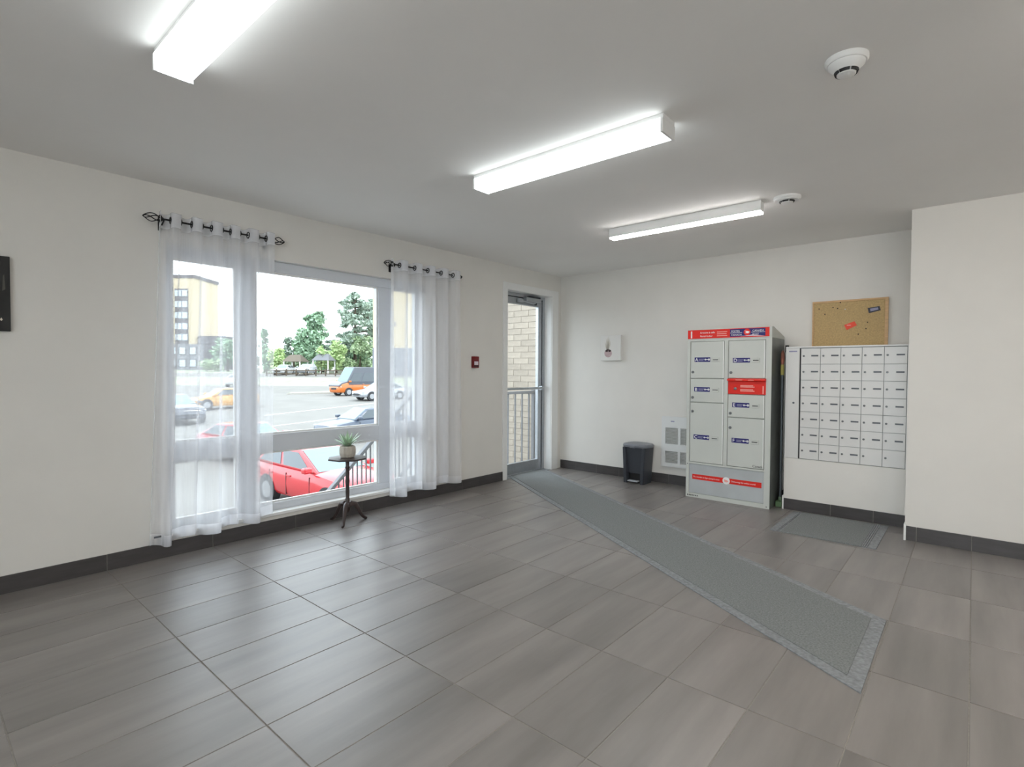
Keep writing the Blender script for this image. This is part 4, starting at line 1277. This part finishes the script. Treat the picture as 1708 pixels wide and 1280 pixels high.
# ------------------------------------------------------------------ trees
def leaf_mat(name, c):
    m = mat(name, c, 0.8, noise=0.3, nscale=0.9)
    return m
def tree(px, s, blobs, leafm, label, name='tree', dens=42, size=0.45, trunk=None, seed=1, fronds=None):
    rnd = random.Random(seed)
    p = at(px, s)
    t = thing(name, label, 'tree', p)
    th, tr = trunk or (2.0, 0.2)
    MB().tube([p + Vector((0, 0, -0.2)), p + Vector((0.1, 0, th * 0.5)), p + Vector((0, 0.1, th))], [tr, tr * 0.8, tr * 0.35], 8).build('trunk', M['trunk'], t, smooth=True)
    if fronds:
        b = MB()
        for q in fronds:
            b.tube([p + Vector((0, 0, q[2] - 0.5)), p + RH * q[0] + FH * q[1] + Vector((0, 0, q[2]))], [0.09, 0.03], 5)
        b.build('branches', M['trunk'], t, smooth=True)
    v, f = [], []
    for (bx_, by_, bz, rx, rz2) in blobs:
        n = int(2.2 * dens * rx * rx * max(rz2, 0.4) + 26)
        for _ in range(n):
            while True:
                q = Vector((rnd.uniform(-1, 1), rnd.uniform(-1, 1), rnd.uniform(-1, 1)))
                if 0.15 < q.length < 1:
                    break
            c = p + RH * (bx_ + q.x * rx) + FH * (by_ + q.y * rx) + Vector((0, 0, bz + q.z * rz2))
            a = Vector((rnd.gauss(0, 1), rnd.gauss(0, 1), rnd.gauss(0, .6))).normalized()
            e = a.cross(Vector((rnd.gauss(0, 1), rnd.gauss(0, 1), rnd.gauss(0, 1)))).normalized()
            sz = size * rnd.uniform(0.35, 0.95)
            k = len(v)
            v += [c + a * sz, c + e * sz * 0.6, c - a * sz, c - e * sz * 0.6]
            f.append((k, k + 1, k + 2, k + 3))
    o = MB().add(v, f).build('foliage', leafm, t)
    o['kind'] = 'stuff'
    return t
def pine_blobs(h, r, rnd, z0, n):
    out = []
    fr = []
    for i in range(n):
        k = i / (n - 1)
        z = z0 + (h - z0) * k
        rr = r * (0.55 + 0.6 * math.sin(PI * (0.25 + 0.75 * k))) * (1.1 - 0.65 * k)
        for j in range(5):
            a = rnd.uniform(0, 2 * PI)
            d = rr * rnd.uniform(0.3, 1.0)
            x, y = d * math.cos(a), d * math.sin(a)
            out.append((x, y, z + rnd.uniform(-.5, .5), rnd.uniform(0.8, 1.5) * (1.1 - 0.3 * k), rnd.uniform(0.3, 0.55)))
            fr.append((x, y, z))
    return out, fr
L1 = leaf_mat('leaf_pine', rgb(160, 176, 162))
L2 = leaf_mat('leaf_deep_green', rgb(146, 174, 146))
L3 = leaf_mat('leaf_light_green', rgb(176, 198, 142))
L4 = leaf_mat('leaf_olive', rgb(164, 184, 148))
rnd = random.Random(5)
b, fr = pine_blobs(14.2, 5.0, rnd, 4.2, 12)
tree(592, 100, b, L1, 'tall airy pine beside the pale beige block', 'pine_tree', 46, 0.5, (14, 0.35), 2, fr)
b, fr = pine_blobs(14.6, 5.0, rnd, 4.4, 12)
tree(614, 114, b, L1, 'tallest pine, partly hidden by the pale beige block', 'pine_tree', 46, 0.5, (14, 0.35), 3, fr)
def crown(spec, rnd, n):
    out = []
    for x, z, r, k in spec:
        for _ in range(n):
            out.append((x + rnd.uniform(-r, r) * 0.6, rnd.uniform(-r, r) * 0.6, z + rnd.uniform(-r, r) * 0.6 * k, r * 0.5, r * 0.45 * k))
    return out
tree(522, 95, crown([(0, 3.2, 3.4, 1), (-0.3, 6.0, 2.6, 1), (0.6, 8.6, 1.5, 1.5), (-.9, 9.6, .7, 1.3), (.9, 10, .7, 1.3)], rnd, 9), L2, 'dense dark green tree with a forked top in mid view', 'tree', 30, 0.5, (8, 0.3), 4)
tree(490, 98, crown([(0, 3.5, 2.0, 1), (-1.2, 5.2, 1.1, 1.2), (0.8, 5.8, 1.1, 1.4)], rnd, 6), leaf_mat('leaf_grey_green', rgo(150, 170, 150)), 'thin grey-green tree left of the forked tree', 'tree', 14, 0.4, (6, 0.18), 5,
     [(-1.2, 0, 5.2), (0.8, 0, 5.8), (-.5, .3, 4)])
tree(561, 90, crown([(0, 2.4, 2.2, 1), (0.3, 4.2, 1.5, 1)], rnd, 8), L3, 'bright yellow-green tree right of the grey-roofed shelter', 'tree', 34, 0.42, (3.5, 0.2), 6)
tree(463, 90, crown([(0, 1.8, 1.5, 1), (0, 3.0, 1.2, 1)], rnd, 8), L3, 'light green shrub tree beside the left curtain edge', 'tree', 34, 0.42, (2.4, 0.15), 7)
tree(600, 96, crown([(-2, 2.2, 2.6, 1), (2.5, 2.4, 2.6, 1), (0, 4.6, 2.0, 1)], rnd, 8), L4, 'olive green thicket under the pines', 'tree', 26, 0.45, (3, 0.2), 8)
tree(480, 100, crown([(-2.4, 1.6, 1.7, 1), (0, 2.2, 1.8, 1), (2, 1.6, 1.6, 1)], rnd, 7), L4, 'low olive bushes behind the far parked cars', 'bush', 30, 0.42, (1.5, 0.12), 9)
tree(536, 86, crown([(0, 2.0, 1.0, 1.3), (0, 3.6, 0.8, 1.2)], rnd, 6), L3, 'slender pale green tree before the forked tree', 'tree', 26, 0.35, (3.2, 0.1), 10)
tree(441, 92, crown([(0, 2.2, 1.5, 1.4), (0, 4.6, 1.1, 1.6), (0, 6.6, 0.6, 1.6)], rnd, 8), L2, 'narrow conifer behind the white lamp post', 'conifer_tree', 40, 0.4, (6, 0.15), 11)
tree(380, 100, crown([(0, 3.0, 2.8, 1), (1.8, 5.4, 2.0, 1), (-1.0, 5.0, 1.5, 1)], rnd, 8), L2, 'dark green tree seen through the left sheer curtain', 'tree', 24, 0.5, (5, 0.25), 12)
tree(345, 96, crown([(0, 1.2, 1.6, 0.8), (2.2, 1.2, 1.6, 0.8)], rnd, 6), L4, 'low hedge at the foot of the apartment tower', 'bush', 30, 0.4, (1.0, 0.1), 13)

tree(505, 106, crown([(-3, 2.0, 2.6, 0.9), (0.5, 2.4, 2.6, 1), (3.5, 2.0, 2.4, 0.9)], rnd, 7), L2, 'wide dark bushes behind the brown-roofed shelter', 'bush', 26, 0.45, (1.5, 0.12), 14)
tree(577, 104, crown([(-3.4, 2.4, 2.6, 1), (0, 2.8, 2.6, 1), (3.6, 2.6, 2.6, 1)], rnd, 7), L2, 'wide dark bushes above the roof of the orange van', 'bush', 26, 0.45, (1.5, 0.12), 15)
